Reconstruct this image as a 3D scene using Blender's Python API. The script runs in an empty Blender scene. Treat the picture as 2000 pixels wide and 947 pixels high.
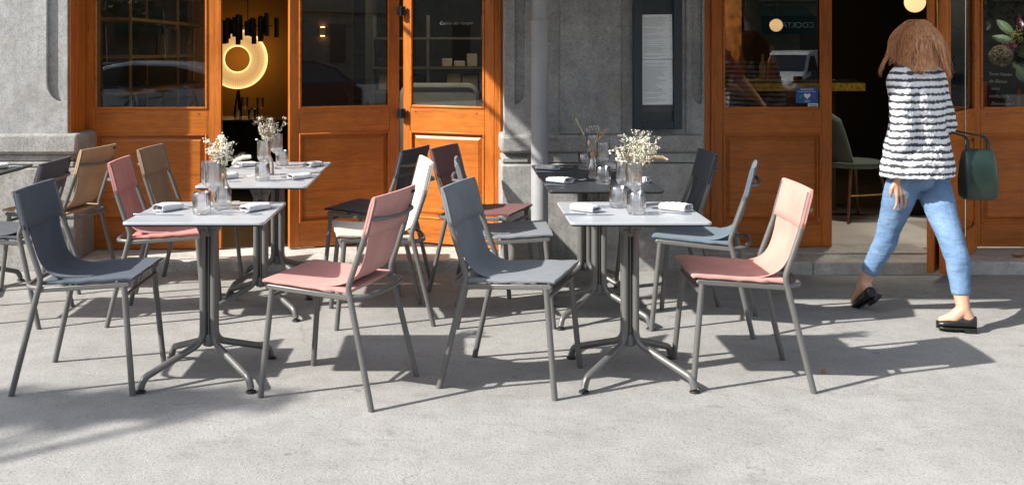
import bpy, bmesh, math, random
from mathutils import Vector, Matrix
R = math.radians
PI = math.pi
SC = bpy.context.scene
COL = SC.collection
random.seed(7)

# ------------------------------------------------------------------ camera, world, sun, exposure
F, HX, HY, CH = 2100.0, 890.0, 99.0, 1.47
cd = bpy.data.cameras.new('camera'); cam = bpy.data.objects.new('camera', cd); COL.objects.link(cam)
cam.location = (0, 0, CH); cam.rotation_euler = (R(90), 0, 0)
cd.sensor_width = 36; cd.lens = F / 2000 * 36
cd.shift_x = (1000 - HX) / 2000; cd.shift_y = -(473.5 - HY) / 2000
cd.clip_start = 0.05; cd.clip_end = 2000
SC.camera = cam
TRAVEL = Vector((0.722, 0.312, -0.618)).normalized()
w = bpy.data.worlds.new('World'); SC.world = w; w.use_nodes = True
nt = w.node_tree; sky = nt.nodes.new('ShaderNodeTexSky'); sky.sky_type = 'NISHITA'; sky.sun_disc = False
sky.sun_elevation = math.asin(-TRAVEL.z); sky.sun_rotation = math.atan2(-TRAVEL.x, -TRAVEL.y)
sky.air_density = 1.2; sky.dust_density = 1.5
hs_ = nt.nodes.new('ShaderNodeHueSaturation'); hs_.inputs['Saturation'].default_value = .62; nt.links.new(sky.outputs[0], hs_.inputs['Color']); nt.links.new(hs_.outputs[0], nt.nodes['Background'].inputs[0]); nt.nodes['Background'].inputs[1].default_value = 0.135
sl = bpy.data.lights.new('sun', 'SUN'); sun = bpy.data.objects.new('sun', sl); COL.objects.link(sun)
sl.energy = 4.6; sl.angle = R(0.8); sl.color = (1.0, 0.955, 0.89)
sun.rotation_euler = TRAVEL.to_track_quat('-Z', 'Y').to_euler(); sun.location = (-20, -9, 18)
SC.cycles.transparent_max_bounces = 32; SC.cycles.max_bounces = 14; SC.cycles.transmission_bounces = 14; SC.cycles.glossy_bounces = 6
SC.view_settings.view_transform = 'Standard'; SC.view_settings.look = 'None'
SC.view_settings.exposure = 0.99; SC.view_settings.gamma = 1

# ------------------------------------------------------------------ pixel helpers (layout measured on the photograph)
def px(x, D): return (x - HX) * D / F
def pz(y, D): return CH - (y - HY) * D / F

# ------------------------------------------------------------------ materials
MC = {}
def newmat(name):
    m = bpy.data.materials.new(name); m.use_nodes = True
    nt = m.node_tree; b = nt.nodes['Principled BSDF']
    return m, nt, b
def ramp(nt, fac, stops):
    r = nt.nodes.new('ShaderNodeValToRGB'); e = r.color_ramp.elements
    while len(e) < len(stops): e.new(0.5)
    for i, (p, c) in enumerate(stops):
        e[i].position = p; e[i].color = (*c, 1) if len(c) == 3 else c
    nt.links.new(fac, r.inputs[0]); return r.outputs[0]
def noise(nt, vec, scale, detail=4, rough=0.55, dist=0.0):
    n = nt.nodes.new('ShaderNodeTexNoise'); n.inputs['Scale'].default_value = scale
    n.inputs['Detail'].default_value = detail; n.inputs['Roughness'].default_value = rough
    n.inputs['Distortion'].default_value = dist
    nt.links.new(vec, n.inputs['Vector']); return n.outputs[0]
def coords(nt, kind='Object', scale=(1, 1, 1)):
    t = nt.nodes.new('ShaderNodeTexCoord'); mp = nt.nodes.new('ShaderNodeMapping')
    mp.inputs['Scale'].default_value = scale
    nt.links.new(t.outputs[kind], mp.inputs[0]); return mp.outputs[0]
def mixc(nt, fac, a, b, mode='MIX'):
    m = nt.nodes.new('ShaderNodeMix'); m.data_type = 'RGBA'; m.blend_type = mode
    for s, v in ((m.inputs[0], fac), (m.inputs[6], a), (m.inputs[7], b)):
        if hasattr(v, 'links') or hasattr(v, 'is_linked'): nt.links.new(v, s)
        else: s.default_value = v if isinstance(v, (int, float)) else (*v, 1)
    return m.outputs[2]
def bump(nt, h, strength, dist, b, prev=None):
    n = nt.nodes.new('ShaderNodeBump'); n.inputs['Strength'].default_value = strength; n.inputs['Distance'].default_value = dist
    nt.links.new(h, n.inputs['Height'])
    if prev: nt.links.new(prev, n.inputs['Normal'])
    nt.links.new(n.outputs[0], b.inputs['Normal']); return n.outputs[0]
def mulc(c, k): return tuple(min(1, x * k) for x in c)

def plain(name, c, rough=0.5, metal=0.0, var=0.12, scale=18, bmp=0.0, spec=0.5):
    if name in MC: return MC[name]
    m, nt, b = newmat(name)
    v = coords(nt); n = noise(nt, v, scale)
    nt.links.new(ramp(nt, n, [(0.3, mulc(c, 1 - var)), (0.7, mulc(c, 1 + var))]), b.inputs['Base Color'])
    b.inputs['Roughness'].default_value = rough; b.inputs['Metallic'].default_value = metal
    b.inputs['Specular IOR Level'].default_value = spec
    if bmp: bump(nt, noise(nt, v, scale * 8), bmp, 0.002, b)
    MC[name] = m; return m
def wood(name, c, axis='z', rough=0.34):
    if name in MC: return MC[name]
    m, nt, b = newmat(name)
    s = {'z': (1, 1, .06), 'x': (.06, 1, 1)}[axis]
    v = coords(nt, 'Object', s)
    n1 = noise(nt, v, 34, 6, 0.65, 0.8); n2 = noise(nt, v, 190, 3, 0.6); n3 = noise(nt, coords(nt), 2.2, 3)
    a = ramp(nt, n1, [(0.27, mulc(c, .50)), (0.42, mulc(c, .86)), (0.55, c), (0.74, mulc(c, 1.22))])
    a = mixc(nt, 0.6, a, ramp(nt, n2, [(0.35, (.6, .55, .5)), (0.6, (1, 1, 1))]), 'MULTIPLY')
    a = mixc(nt, 0.75, a, ramp(nt, n3, [(0.3, (.70, .63, .58)), (0.65, (1.10, 1.08, 1.04))]), 'MULTIPLY')
    nt.links.new(a, b.inputs['Base Color'])
    rr = nt.nodes.new('ShaderNodeMapRange'); nt.links.new(n3, rr.inputs[0]); rr.inputs[3].default_value = rough - .06; rr.inputs[4].default_value = rough + .16
    nt.links.new(rr.outputs[0], b.inputs['Roughness'])
    b.inputs['Specular IOR Level'].default_value = 0.4
    bump(nt, n2, 0.25, 0.0012, b)
    MC[name] = m; return m
def stone(name, c, pits=1.0):
    if name in MC: return MC[name]
    m, nt, b = newmat(name)
    v = coords(nt)
    big = noise(nt, v, 1.7, 7, 0.62, 0.4); mid = noise(nt, v, 9, 6, 0.7); fin = noise(nt, v, 150, 3, 0.7)
    vs = coords(nt, 'Object', (5, 5, .5)); streak = noise(nt, vs, 2.4, 5, 0.6, .6)
    a = ramp(nt, big, [(0.28, mulc(c, .76)), (0.5, c), (0.72, mulc(c, 1.18))])
    a = mixc(nt, 0.8, a, ramp(nt, mid, [(0.3, (.72, .71, .69)), (0.7, (1.12, 1.12, 1.12))]), 'MULTIPLY')
    a = mixc(nt, 0.32, a, ramp(nt, streak, [(0.34, (.62, .61, .60)), (0.56, (1, 1, 1))]), 'MULTIPLY')
    a = mixc(nt, 0.9, a, ramp(nt, fin, [(0.3, (.50, .50, .50)), (0.5, (.98, .98, .98)), (0.68, (1.22, 1.22, 1.22))]), 'MULTIPLY')
    md2 = noise(nt, v, 38, 4, .75)
    a = mixc(nt, 0.5, a, ramp(nt, md2, [(0.32, (.62, .62, .61)), (0.5, (1, 1, 1)), (0.72, (1.16, 1.16, 1.16))]), 'MULTIPLY')
    # ochre stains
    a = mixc(nt, ramp(nt, noise(nt, v, 3.1, 4), [(0.60, (0, 0, 0)), (0.78, (.35, .35, .35))]), a, (.30, .25, .16))
    vo = nt.nodes.new('ShaderNodeTexVoronoi'); vo.inputs['Scale'].default_value = 46; nt.links.new(v, vo.inputs[0])
    pit = ramp(nt, vo.outputs[0], [(0.05, (0.2, .2, .2)), (0.17, (1, 1, 1))])
    a = mixc(nt, 0.45 * pits, a, pit, 'MULTIPLY')
    nt.links.new(a, b.inputs['Base Color']); b.inputs['Roughness'].default_value = 0.9
    b.inputs['Specular IOR Level'].default_value = 0.25
    p = bump(nt, mid, 0.5, 0.012, b); p = bump(nt, fin, 0.5, 0.003, b, p); bump(nt, pit, 0.5 * pits, 0.004, b, p)
    MC[name] = m; return m
def fabric(name, c, weave=1.0):
    if name in MC: return MC[name]
    m, nt, b = newmat(name)
    v = coords(nt)
    n = noise(nt, v, 7, 4); f = noise(nt, coords(nt, 'Object', (1, 1, 1)), 420, 2, .7)
    a = ramp(nt, n, [(0.3, mulc(c, .88)), (0.7, mulc(c, 1.1))])
    a = mixc(nt, 0.7, a, ramp(nt, f, [(0.3, (.70, .70, .70)), (0.7, (1.18, 1.18, 1.18))]), 'MULTIPLY')
    nt.links.new(a, b.inputs['Base Color']); b.inputs['Roughness'].default_value = 0.82
    b.inputs['Sheen Weight'].default_value = 0.15; b.inputs['Specular IOR Level'].default_value = 0.3
    p = bump(nt, f, 0.35 * weave, 0.0015, b); bump(nt, noise(nt, v, 14, 4, .6), 0.35, 0.008, b, p)
    MC[name] = m; return m
def glass(name, tint=(1, 1, 1), k=1.0, add=0.0, rough=0.0, milk=0.0, body=0.0):
    if name in MC: return MC[name]
    m, nt, b = newmat(name); nt.nodes.remove(b)
    out = nt.nodes['Material Output']
    tr = nt.nodes.new('ShaderNodeBsdfTransparent'); tr.inputs[0].default_value = (*tint, 1)
    gl = nt.nodes.new('ShaderNodeBsdfGlossy'); gl.inputs['Roughness'].default_value = rough
    gl.inputs['Color'].default_value = (1, 1, 1, 1)
    fr = nt.nodes.new('ShaderNodeFresnel'); fr.inputs[0].default_value = 1.5
    mm = nt.nodes.new('ShaderNodeMath'); mm.operation = 'MULTIPLY_ADD'; mm.inputs[1].default_value = k; mm.inputs[2].default_value = add; mm.use_clamp = True
    nt.links.new(fr.outputs[0], mm.inputs[0])
    mx = nt.nodes.new('ShaderNodeMixShader'); nt.links.new(mm.outputs[0], mx.inputs[0])
    base = tr.outputs[0]
    if body:
        df = nt.nodes.new('ShaderNodeBsdfTranslucent'); df.inputs[0].default_value = (.95, .97, 1, 1)
        m2 = nt.nodes.new('ShaderNodeMixShader'); m2.inputs[0].default_value = body
        nt.links.new(tr.outputs[0], m2.inputs[1]); nt.links.new(df.outputs[0], m2.inputs[2]); base = m2.outputs[0]
    nt.links.new(base, mx.inputs[1]); nt.links.new(gl.outputs[0], mx.inputs[2])
    if milk:
        n = noise(nt, coords(nt), 30, 3)
        nt.links.new(n, nt.nodes.new('ShaderNodeMath').inputs[0])
    nt.links.new(mx.outputs[0], out.inputs[0])
    MC[name] = m; return m
def emit(name, c, s):
    if name in MC: return MC[name]
    m, nt, b = newmat(name)
    b.inputs['Base Color'].default_value = (*c, 1); b.inputs['Emission Color'].default_value = (*c, 1); b.inputs['Emission Strength'].default_value = s
    MC[name] = m; return m

OR = (.56, .168, .023)
def tableglass():
    m, nt, b = newmat('clear_table_glass'); out = nt.nodes['Material Output']; nt.nodes.remove(b)
    tr = nt.nodes.new('ShaderNodeBsdfTransparent'); g = nt.nodes.new('ShaderNodeBsdfGlass'); g.inputs['IOR'].default_value = 1.45; g.inputs['Roughness'].default_value = 0
    gl = nt.nodes.new('ShaderNodeBsdfGlossy'); gl.inputs['Roughness'].default_value = .12; gl.inputs['Color'].default_value = (1, 1, 1, 1)
    m1 = nt.nodes.new('ShaderNodeMixShader'); m1.inputs[0].default_value = .34; nt.links.new(tr.outputs[0], m1.inputs[1]); nt.links.new(g.outputs[0], m1.inputs[2])
    fr = nt.nodes.new('ShaderNodeFresnel'); fr.inputs[0].default_value = 1.45
    m2 = nt.nodes.new('ShaderNodeMixShader'); ma = nt.nodes.new('ShaderNodeMath'); ma.operation = 'MULTIPLY_ADD'; ma.inputs[1].default_value = 1.3; ma.inputs[2].default_value = .035; nt.links.new(fr.outputs[0], ma.inputs[0]); nt.links.new(ma.outputs[0], m2.inputs[0]); nt.links.new(m1.outputs[0], m2.inputs[1]); nt.links.new(gl.outputs[0], m2.inputs[2])
    nt.links.new(m2.outputs[0], out.inputs[0]); return m
M = dict(
 woodv=wood('varnished_wood_vertical', OR, 'z'), woodh=wood('varnished_wood_horizontal', OR, 'x'),
 stone=stone('grey_stone', (.372, .374, .374)), stone2=stone('plinth_stone', (.36, .355, .345), 1.2),
 step=stone('step_stone', (.56, .54, .50), .5),
 frame=plain('grey_powdercoat', (.135, .132, .127), .38, 0.25, .05, 60),
 black=plain('black_rubber', (.012, .012, .012), .6), blackm=plain('black_metal', (.015, .015, .017), .35, .3),
 top=plain('pale_laminate', (.37, .39, .415), .30, 0, .03, 9), topd=plain('slate_laminate', (.030, .034, .040), .42, 0, .06, 9),
 cloth=fabric('white_linen', (.60, .60, .62), .3), steel=plain('cutlery_steel', (.55, .55, .56), .18, 1, .05),
 gl=tableglass(), win=glass('window_glass', (.74, .75, .74), 1.1, .02),
 pipe=plain('painted_pipe_grey', (.33, .335, .345), .5, 0, .1, 6, .1), case=plain('dark_case_paint', (.024, .036, .046), .35),
 paper=plain('menu_paper', (.84, .87, .87), .7, 0, .02), ink=plain('menu_ink', (.10, .11, .12), .8),
 brass=plain('brass', (.80, .50, .16), .42, .75), gold=plain('gold_leaf_edge', (.85, .55, .10), .5, .4, .5, 40),
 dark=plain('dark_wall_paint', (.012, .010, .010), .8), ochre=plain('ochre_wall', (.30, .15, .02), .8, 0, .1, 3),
 stem=plain('dry_stem', (.28, .27, .13), .8), flower=plain('white_floret', (.80, .76, .66), .8), straw=plain('straw_plume', (.62, .47, .27), .9),
 leaf=plain('green_leaf', (.07, .12, .05), .5), mauve=plain('mauve_floret', (.28, .16, .17), .8), cork=plain('kraft_band', (.42, .27, .13), .8),
 skin=plain('skin', (.52, .30, .20), .5, 0, .06, 20), white=plain('white_paint', (.78, .79, .80), .25, 0, .02), chalk=plain('chalk', (.8, .8, .78), .9),
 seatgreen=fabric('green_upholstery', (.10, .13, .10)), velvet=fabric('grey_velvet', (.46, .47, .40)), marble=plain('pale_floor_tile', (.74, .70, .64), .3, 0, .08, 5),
)

# ------------------------------------------------------------------ mesh builder
class MB:
    def __init__(s): s.bm = bmesh.new()
    def box(s, x0, x1, y0, y1, z0, z1, mat=None):
        v = [s.bm.verts.new(p) for p in ((x0,y0,z0),(x1,y0,z0),(x1,y1,z0),(x0,y1,z0),(x0,y0,z1),(x1,y0,z1),(x1,y1,z1),(x0,y1,z1))]
        if mat is not None:
            for q in v: q.co = mat @ q.co
        for f in ((0,3,2,1),(4,5,6,7),(0,1,5,4),(1,2,6,5),(2,3,7,6),(3,0,4,7)): s.bm.faces.new([v[i] for i in f])
        return s
    def prism(s, poly, a0, a1, axis='y'):
        # poly of (u, v); extruded along axis from a0 to a1
        def P(u, v, a): return {'y': (u, a, v), 'x': (a, u, v), 'z': (u, v, a)}[axis]
        A = [s.bm.verts.new(P(u, v, a0)) for u, v in poly]; B = [s.bm.verts.new(P(u, v, a1)) for u, v in poly]
        n = len(poly); s.bm.faces.new(A); s.bm.faces.new(B[::-1])
        for i in range(n): s.bm.faces.new([A[i], B[i], B[(i+1) % n], A[(i+1) % n]])
        return s
    def tube(s, pts, r, n=10, cap=True):
        pts = [Vector(p) for p in pts]; rr = r if isinstance(r, (list, tuple)) else [r] * len(pts)
        rings = []; up = None
        for i, p in enumerate(pts):
            t = (pts[min(i+1, len(pts)-1)] - pts[max(i-1, 0)]).normalized()
            if up is None:
                up = Vector((0, 0, 1)) if abs(t.z) < .9 else Vector((1, 0, 0))
            a = t.cross(up).normalized(); b = a.cross(t).normalized(); up = b
            rings.append([s.bm.verts.new(p + (a * math.cos(2*PI*k/n) + b * math.sin(2*PI*k/n)) * rr[i]) for k in range(n)])
        for i in range(len(rings)-1):
            for k in range(n): s.bm.faces.new([rings[i][k], rings[i][(k+1) % n], rings[i+1][(k+1) % n], rings[i+1][k]])
        if cap: s.bm.faces.new(rings[0][::-1]); s.bm.faces.new(rings[-1])
        return s
    def lathe(s, prof, n=32, c=(0, 0, 0), rib=None, axis='z'):
        rings = []
        for r, z in prof:
            ring = []
            for k in range(n):
                a = 2*PI*k/n; q = r * (1 + (rib[1] * math.cos(rib[0]*a) if rib and z > rib[2] and z < rib[3] else 0))
                p = (q*math.cos(a), q*math.sin(a), z) if axis == 'z' else (q*math.cos(a), z, q*math.sin(a))
                ring.append(s.bm.verts.new((c[0]+p[0], c[1]+p[1], c[2]+p[2])))
            rings.append(ring)
        for i in range(len(rings)-1):
            for k in range(n): s.bm.faces.new([rings[i][k], rings[i][(k+1) % n], rings[i+1][(k+1) % n], rings[i+1][k]])
        for ring, rev in ((rings[0], True), (rings[-1], False)):
            s.bm.faces.new(ring[::-1] if rev else ring)
        return s
    def loft(s, secs, n=16):
        # secs: (center, rx, ry, xdir, ydir) closed elliptical tube with rounded caps
        rings = []
        for c, rx, ry, X, Y in secs:
            c = Vector(c); X = Vector(X); Y = Vector(Y)
            rings.append([s.bm.verts.new(c + X*rx*math.cos(2*PI*k/n) + Y*ry*math.sin(2*PI*k/n)) for k in range(n)])
        for i in range(len(rings)-1):
            for k in range(n): s.bm.faces.new([rings[i][k], rings[i][(k+1) % n], rings[i+1][(k+1) % n], rings[i+1][k]])
        s.bm.faces.new(rings[0][::-1]); s.bm.faces.new(rings[-1]); return s
    def ball(s, c, r, sub=2, sc=(1, 1, 1), rot=None):
        m = Matrix.Translation(c) @ (rot.to_4x4() if rot else Matrix()) @ Matrix.Diagonal((r*sc[0], r*sc[1], r*sc[2], 1))
        bmesh.ops.create_icosphere(s.bm, subdivisions=sub, radius=1, matrix=m); return s
    def capsule(s, a, b, ra, rb):
        s.tube([a, b], [ra, rb], 16); s.ball(a, ra); s.ball(b, rb); return s
    def grid(s, f, nu, nv):
        V = [[s.bm.verts.new(f(i/nu, j/nv)) for j in range(nv+1)] for i in range(nu+1)]
        for i in range(nu):
            for j in range(nv): s.bm.faces.new([V[i][j], V[i+1][j], V[i+1][j+1], V[i][j+1]])
        return s
    def tri(s, *p): s.bm.faces.new([s.bm.verts.new(q) for q in p]); return s
    def build(s, name, mat, parent=None, bevel=0, smooth=40, fix=True, loc=None, rz=0, rot=None):
        if fix: bmesh.ops.recalc_face_normals(s.bm, faces=s.bm.faces)
        me = bpy.data.meshes.new(name); s.bm.to_mesh(me); s.bm.free()
        if smooth:
            for p in me.polygons: p.use_smooth = True
            me.set_sharp_from_angle(angle=R(smooth))
        o = bpy.data.objects.new(name, me); COL.objects.link(o); me.materials.append(mat)
        if parent: o.parent = parent
        if loc: o.location = loc
        o.rotation_euler = rot if rot else (0, 0, rz)
        if bevel:
            b = o.modifiers.new('bevel', 'BEVEL'); b.width = bevel; b.segments = 2; b.limit_method = 'ANGLE'; b.angle_limit = R(40)
            b.harden_normals = False
        return o
def tag(o, label=None, cat=None, group=None, kind=None):
    if label: o['label'] = label
    if cat: o['category'] = cat
    if group: o['group'] = group
    if kind: o['kind'] = kind
    return o
def thing(name, label, cat, loc=(0, 0, 0), rz=0, group=None):
    o = bpy.data.objects.new(name, None); COL.objects.link(o); o.location = loc; o.rotation_euler = (0, 0, rz)
    o.empty_display_size = .05
    return tag(o, label, cat, group)
def children(o): return [c for c in bpy.data.objects if c.parent == o]
def copy_tree(o, loc, rz, label, group=None, remat=None):
    def cp(a, par):
        c = a.copy(); COL.objects.link(c)
        if par: c.parent = par
        if remat and a.data and a.data.materials and a.data.materials[0] in remat:
            key = (a.data.name, remat[a.data.materials[0]].name)
            if key not in CPD:
                d = a.data.copy(); d.materials[0] = remat[a.data.materials[0]]; CPD[key] = d
            c.data = CPD[key]
        for ch in kids[a]: cp(ch, c)
        return c
    kids = {}
    def walk(a):
        kids[a] = children(a)
        for k in kids[a]: walk(k)
    walk(o)
    r = cp(o, None); r.location = loc; r.rotation_euler = (0, 0, rz); r['label'] = label
    if group: r['group'] = group
    return r
CPD = {}
ORD = ['first','second','third','fourth','fifth','sixth','seventh','eighth','ninth','tenth','eleventh','twelfth','thirteenth','fourteenth','fifteenth']
def fillet(pts, rad, seg=6):
    pts = [Vector(p) for p in pts]; out = [pts[0]]
    for i in range(1, len(pts)-1):
        a, b, c = pts[i-1], pts[i], pts[i+1]
        d1 = (a-b); d2 = (c-b); q = min(rad, d1.length*.49, d2.length*.49)
        p1 = b + d1.normalized()*q; p2 = b + d2.normalized()*q
        for k in range(seg+1):
            t = k/seg; out.append(p1*(1-t)**2 + b*2*t*(1-t) + p2*t*t)
    out.append(pts[-1]); return out
def text(s, size, mat, parent, loc, rot=(R(90), 0, 0), name='lettering', ext=0.0006, align='LEFT', shear=0.0, sp=1.0):
    c = bpy.data.curves.new(name, 'FONT'); c.body = s; c.size = size; c.extrude = ext; c.align_x = align; c.shear = shear; c.space_line = sp; c.resolution_u = 3
    t = bpy.data.objects.new('t', c); COL.objects.link(t)
    me = bpy.data.meshes.new_from_object(t.evaluated_get(bpy.context.evaluated_depsgraph_get()))
    bpy.data.objects.remove(t); me.name = name
    o = bpy.data.objects.new(name, me); COL.objects.link(o); me.materials.clear(); me.materials.append(mat)
    o.parent = parent; o.location = loc; o.rotation_euler = rot; return o

# ------------------------------------------------------------------ ground
def mat_asphalt():
    m, nt, b = newmat('pale_asphalt'); v = coords(nt)
    big = noise(nt, v, .9, 6, .6, .5); mid = noise(nt, v, 7, 6, .65); fin = noise(nt, v, 210, 3, .8); f2 = noise(nt, v, 85, 3, .75)
    c = (.315, .309, .298)
    a = ramp(nt, big, [(.3, mulc(c, .84)), (.55, c), (.75, mulc(c, 1.10))])
    a = mixc(nt, .6, a, ramp(nt, mid, [(.3, (.80, .79, .78)), (.6, (1.06, 1.06, 1.06))]), 'MULTIPLY')
    a = mixc(nt, .9, a, ramp(nt, fin, [(.34, (.42, .42, .42)), (.47, (.95, .95, .95)), (.66, (1.22, 1.21, 1.19))]), 'MULTIPLY')
    a = mixc(nt, .8, a, ramp(nt, f2, [(.30, (.42, .42, .42)), (.44, (1.0, 1.0, 1.0)), (.70, (1.14, 1.14, 1.13))]), 'MULTIPLY')
    st = noise(nt, coords(nt, 'Object', (1, 1.8, 1)), 2.3, 5, .7, 1.2)
    a = mixc(nt, .6, a, ramp(nt, st, [(.30, (.66, .65, .64)), (.42, (1, 1, 1))]), 'MULTIPLY')
    sc = noise(nt, coords(nt, 'Object', (.8, 7, 1)), 3.0, 6, .75, 2.0)
    a = mixc(nt, .45, a, ramp(nt, sc, [(.60, (1, 1, 1)), (.74, (1.25, 1.24, 1.22))]), 'MULTIPLY')
    # gum spots, pits and a few hairline cracks
    vo = nt.nodes.new('ShaderNodeTexVoronoi'); vo.inputs['Scale'].default_value = 3.2; nt.links.new(v, vo.inputs[0])
    a = mixc(nt, .5, a, ramp(nt, vo.outputs[0], [(.045, (.45, .45, .46)), (.065, (1, 1, 1))]), 'MULTIPLY')
    vp = nt.nodes.new('ShaderNodeTexVoronoi'); vp.inputs['Scale'].default_value = 21; nt.links.new(v, vp.inputs[0])
    a = mixc(nt, .45, a, ramp(nt, vp.outputs[0], [(.07, (.35, .34, .33)), (.14, (1, 1, 1))]), 'MULTIPLY')
    dv = nt.nodes.new('ShaderNodeVectorMath'); dv.operation = 'MULTIPLY_ADD'
    nv = nt.nodes.new('ShaderNodeTexNoise'); nv.inputs['Scale'].default_value = 2.2; nv.inputs['Detail'].default_value = 6; nt.links.new(v, nv.inputs['Vector'])
    nt.links.new(nv.outputs[1], dv.inputs[0]); dv.inputs[1].default_value = (.7, .7, .7); nt.links.new(v, dv.inputs[2])
    vc = nt.nodes.new('ShaderNodeTexVoronoi'); vc.feature = 'DISTANCE_TO_EDGE'; vc.inputs['Scale'].default_value = .55; nt.links.new(dv.outputs[0], vc.inputs[0])
    crk = ramp(nt, vc.outputs[0], [(.0, (.62, .61, .60)), (.004, (1, 1, 1))])
    a = mixc(nt, ramp(nt, big, [(.46, (0, 0, 0)), (.58, (.8, .8, .8))]), a, mixc(nt, 1.0, a, crk, 'MULTIPLY'))
    nt.links.new(a, b.inputs['Base Color']); b.inputs['Roughness'].default_value = .86; b.inputs['Specular IOR Level'].default_value = .3
    p = bump(nt, fin, .6, .004, b); p = bump(nt, f2, .5, .006, b, p); bump(nt, mid, .35, .02, b, p)
    return m
asp = mat_asphalt()
roadm = plain('road_asphalt', (.13, .13, .128), .85, 0, .2, 3, .3)
tag(MB().box(-14, 16, -3.6, 7.6, -.30, 0).build('pavement', asp), 'pale grey asphalt pavement', kind='structure')
tag(MB().grid(lambda u, v: (-300+600*u, -300+600*v, -.32 - .10*0), 2, 2).build('ground', plain('far_ground', (.14, .135, .12), .9), fix=False), kind='structure')
tag(MB().grid(lambda u, v: (-80+160*u, -24+20.4*v, -.15 - .12*math.sin(PI*v)*0), 4, 4).build('road', roadm, fix=False), kind='structure')
tag(MB().box(-60, 60, -3.75, -3.6, -.31, .0).build('kerb', stone('kerb_stone', (.34, .33, .32)), bevel=.01), kind='structure')

# ------------------------------------------------------------------ the cafe building
YD = 7.52          # door plane
def dX(p): return (p - HX) * YD / F
bld = thing('cafe_building', 'grey stone cafe front with tall varnished orange wooden folding glass doors', 'building', (0, YD, 0))
def BX(x): return x    # building-local x equals world x; local y = world y - YD
def lb(m, *a, **k): return m.build(*a, parent=bld, **k)
YP = 7.20 - YD     # pier face
def rect(x0, x1, z0, z1): return [(x0, z0), (x1, z0), (x1, z1), (x0, z1)]
ZT = 3.2
def arc(cx, cz, r, a0, a1, n=8): return [(cx + r*math.cos(R(a0+(a1-a0)*i/n)), cz + r*math.sin(R(a0+(a1-a0)*i/n))) for i in range(n+1)]
# left pier: recessed slot with rounded end
def pXY(p, D): return px(p, D)
PL = px(133, 7.2); zc = pz(262, 7.2)
s0, s1, zs = px(92, 7.2), px(122, 7.2), pz(200, 7.2)
r = (s1-s0)*.95
poly = [(-5.2, zc), (PL, zc), (PL, ZT), (s1, ZT), (s1, zs)] + arc(s1, zs+r*1.3, r, 270, 180, 8)[0:0] + \
       [(s1-(s1-s0)*t, zs + r*1.5*(1-math.sqrt(max(0, 1-t*t)))) for t in (.0, .2, .4, .6, .75, .88, .96, 1)] + [(s0, ZT), (-5.2, ZT)]
lp = lb(MB().prism(poly, YP, YP+.03), 'stone_pier', M['stone'], bevel=.006)
lb(MB().box(-5.2, PL-.004, YP+.03, .35, .0, ZT), 'pier_core', M['stone'])
BL = px(150, 7.14)
m = MB(); m.box(-5.2, BL, YP-.05, .1, pz(303, 7.14), zc+.004); lb(m, 'plinth_cap', M['stone2'], bevel=.022)
m = MB(); m.box(-5.2, BL-.045, YP-.022, .1, pz(316, 7.14), pz(303, 7.14)); m.box(-5.2, BL-.03, YP-.035, .1, pz(328, 7.14), pz(317.5, 7.14)); lb(m, 'plinth_moulding', M['stone2'], bevel=.008)
m = MB(); m.box(-5.2, BL-.015, YP-.045, .1, -.02, pz(329, 7.14)); lb(m, 'plinth', M['stone2'], bevel=.012)
# centre pier
CX0, CX1 = px(985, 7.2), px(1376, 7.2)
t0, t1 = px(1351, 7.2), px(1371, 7.2)
zs2 = pz(204, 7.2)
u0, u1 = px(1006, 7.2), px(1026, 7.2)
def slot(a, b, z, left):
    # path from right to left along a slot's rounded bottom
    if left: return [(b-(b-a)*t, z + (b-a)*1.5*(1-math.sqrt(max(0, 1-t*t)))) for t in (0, .2, .4, .6, .75, .88, .96, 1)]
    return [(b-(b-a)*t, z + (b-a)*1.5*(1-math.sqrt(max(0, 1-(1-t)**2)))) for t in (0, .04, .12, .25, .4, .6, .8, 1)]
poly = [(CX0, zc-.02), (CX1, zc-.02), (CX1, ZT), (t1, ZT), (t1, zs2+.02)] + slot(t0, t1, zs2, True)[1:] + [(t0, ZT), (u1, ZT)] + slot(u0, u1, zs2, False) + [(u0, ZT), (CX0, ZT)]
# wide shallow field: grooves at 1095 and 1212
lb(MB().prism(poly, YP, YP+.03), 'stone_pier', M['stone'], bevel=.006)
m = MB()
m.box(px(1094, 7.19), px(1214, 7.19), YP-.012, YP+.001, zc+.0, ZT); m.box(px(1340, 7.19), px(1346, 7.19), YP-.008, YP+.001, zc+.0, ZT); lb(m, 'raised_field', M['stone'], bevel=.006)
lb(MB().box(CX0+.004, CX1-.004, YP+.03, .3, 0, ZT), 'pier_core', M['stone'])
zcap = pz(265, 7.12)
m = MB(); m.box(px(978, 7.12), px(1046, 7.12), YP-.09, .0, pz(300, 7.12), zcap); m.box(px(1046, 7.15)+.004, px(1377, 7.15), YP-.05, .0, pz(299, 7.15), zcap); lb(m, 'plinth_cap', M['stone2'], bevel=.02)
m = MB(); m.box(px(986, 7.12), px(1377, 7.12)-.02, YP-.028, .0, pz(320, 7.12), pz(300, 7.12)+.001); m.box(px(981, 7.12), px(1036, 7.12)-.01, YP-.06, .0, pz(319, 7.12), pz(308, 7.12)); lb(m, 'plinth_moulding', M['stone2'], bevel=.009)
m = MB(); m.box(px(978, 7.12), px(1046, 7.12), YP-.08, .0, -.02, pz(321, 7.12)-.001); m.box(px(1046, 7.12)+.005, px(1377, 7.12), YP-.04, .0, -.02, pz(321, 7.12)-.001); lb(m, 'plinth', M['stone2'], bevel=.015)
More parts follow.
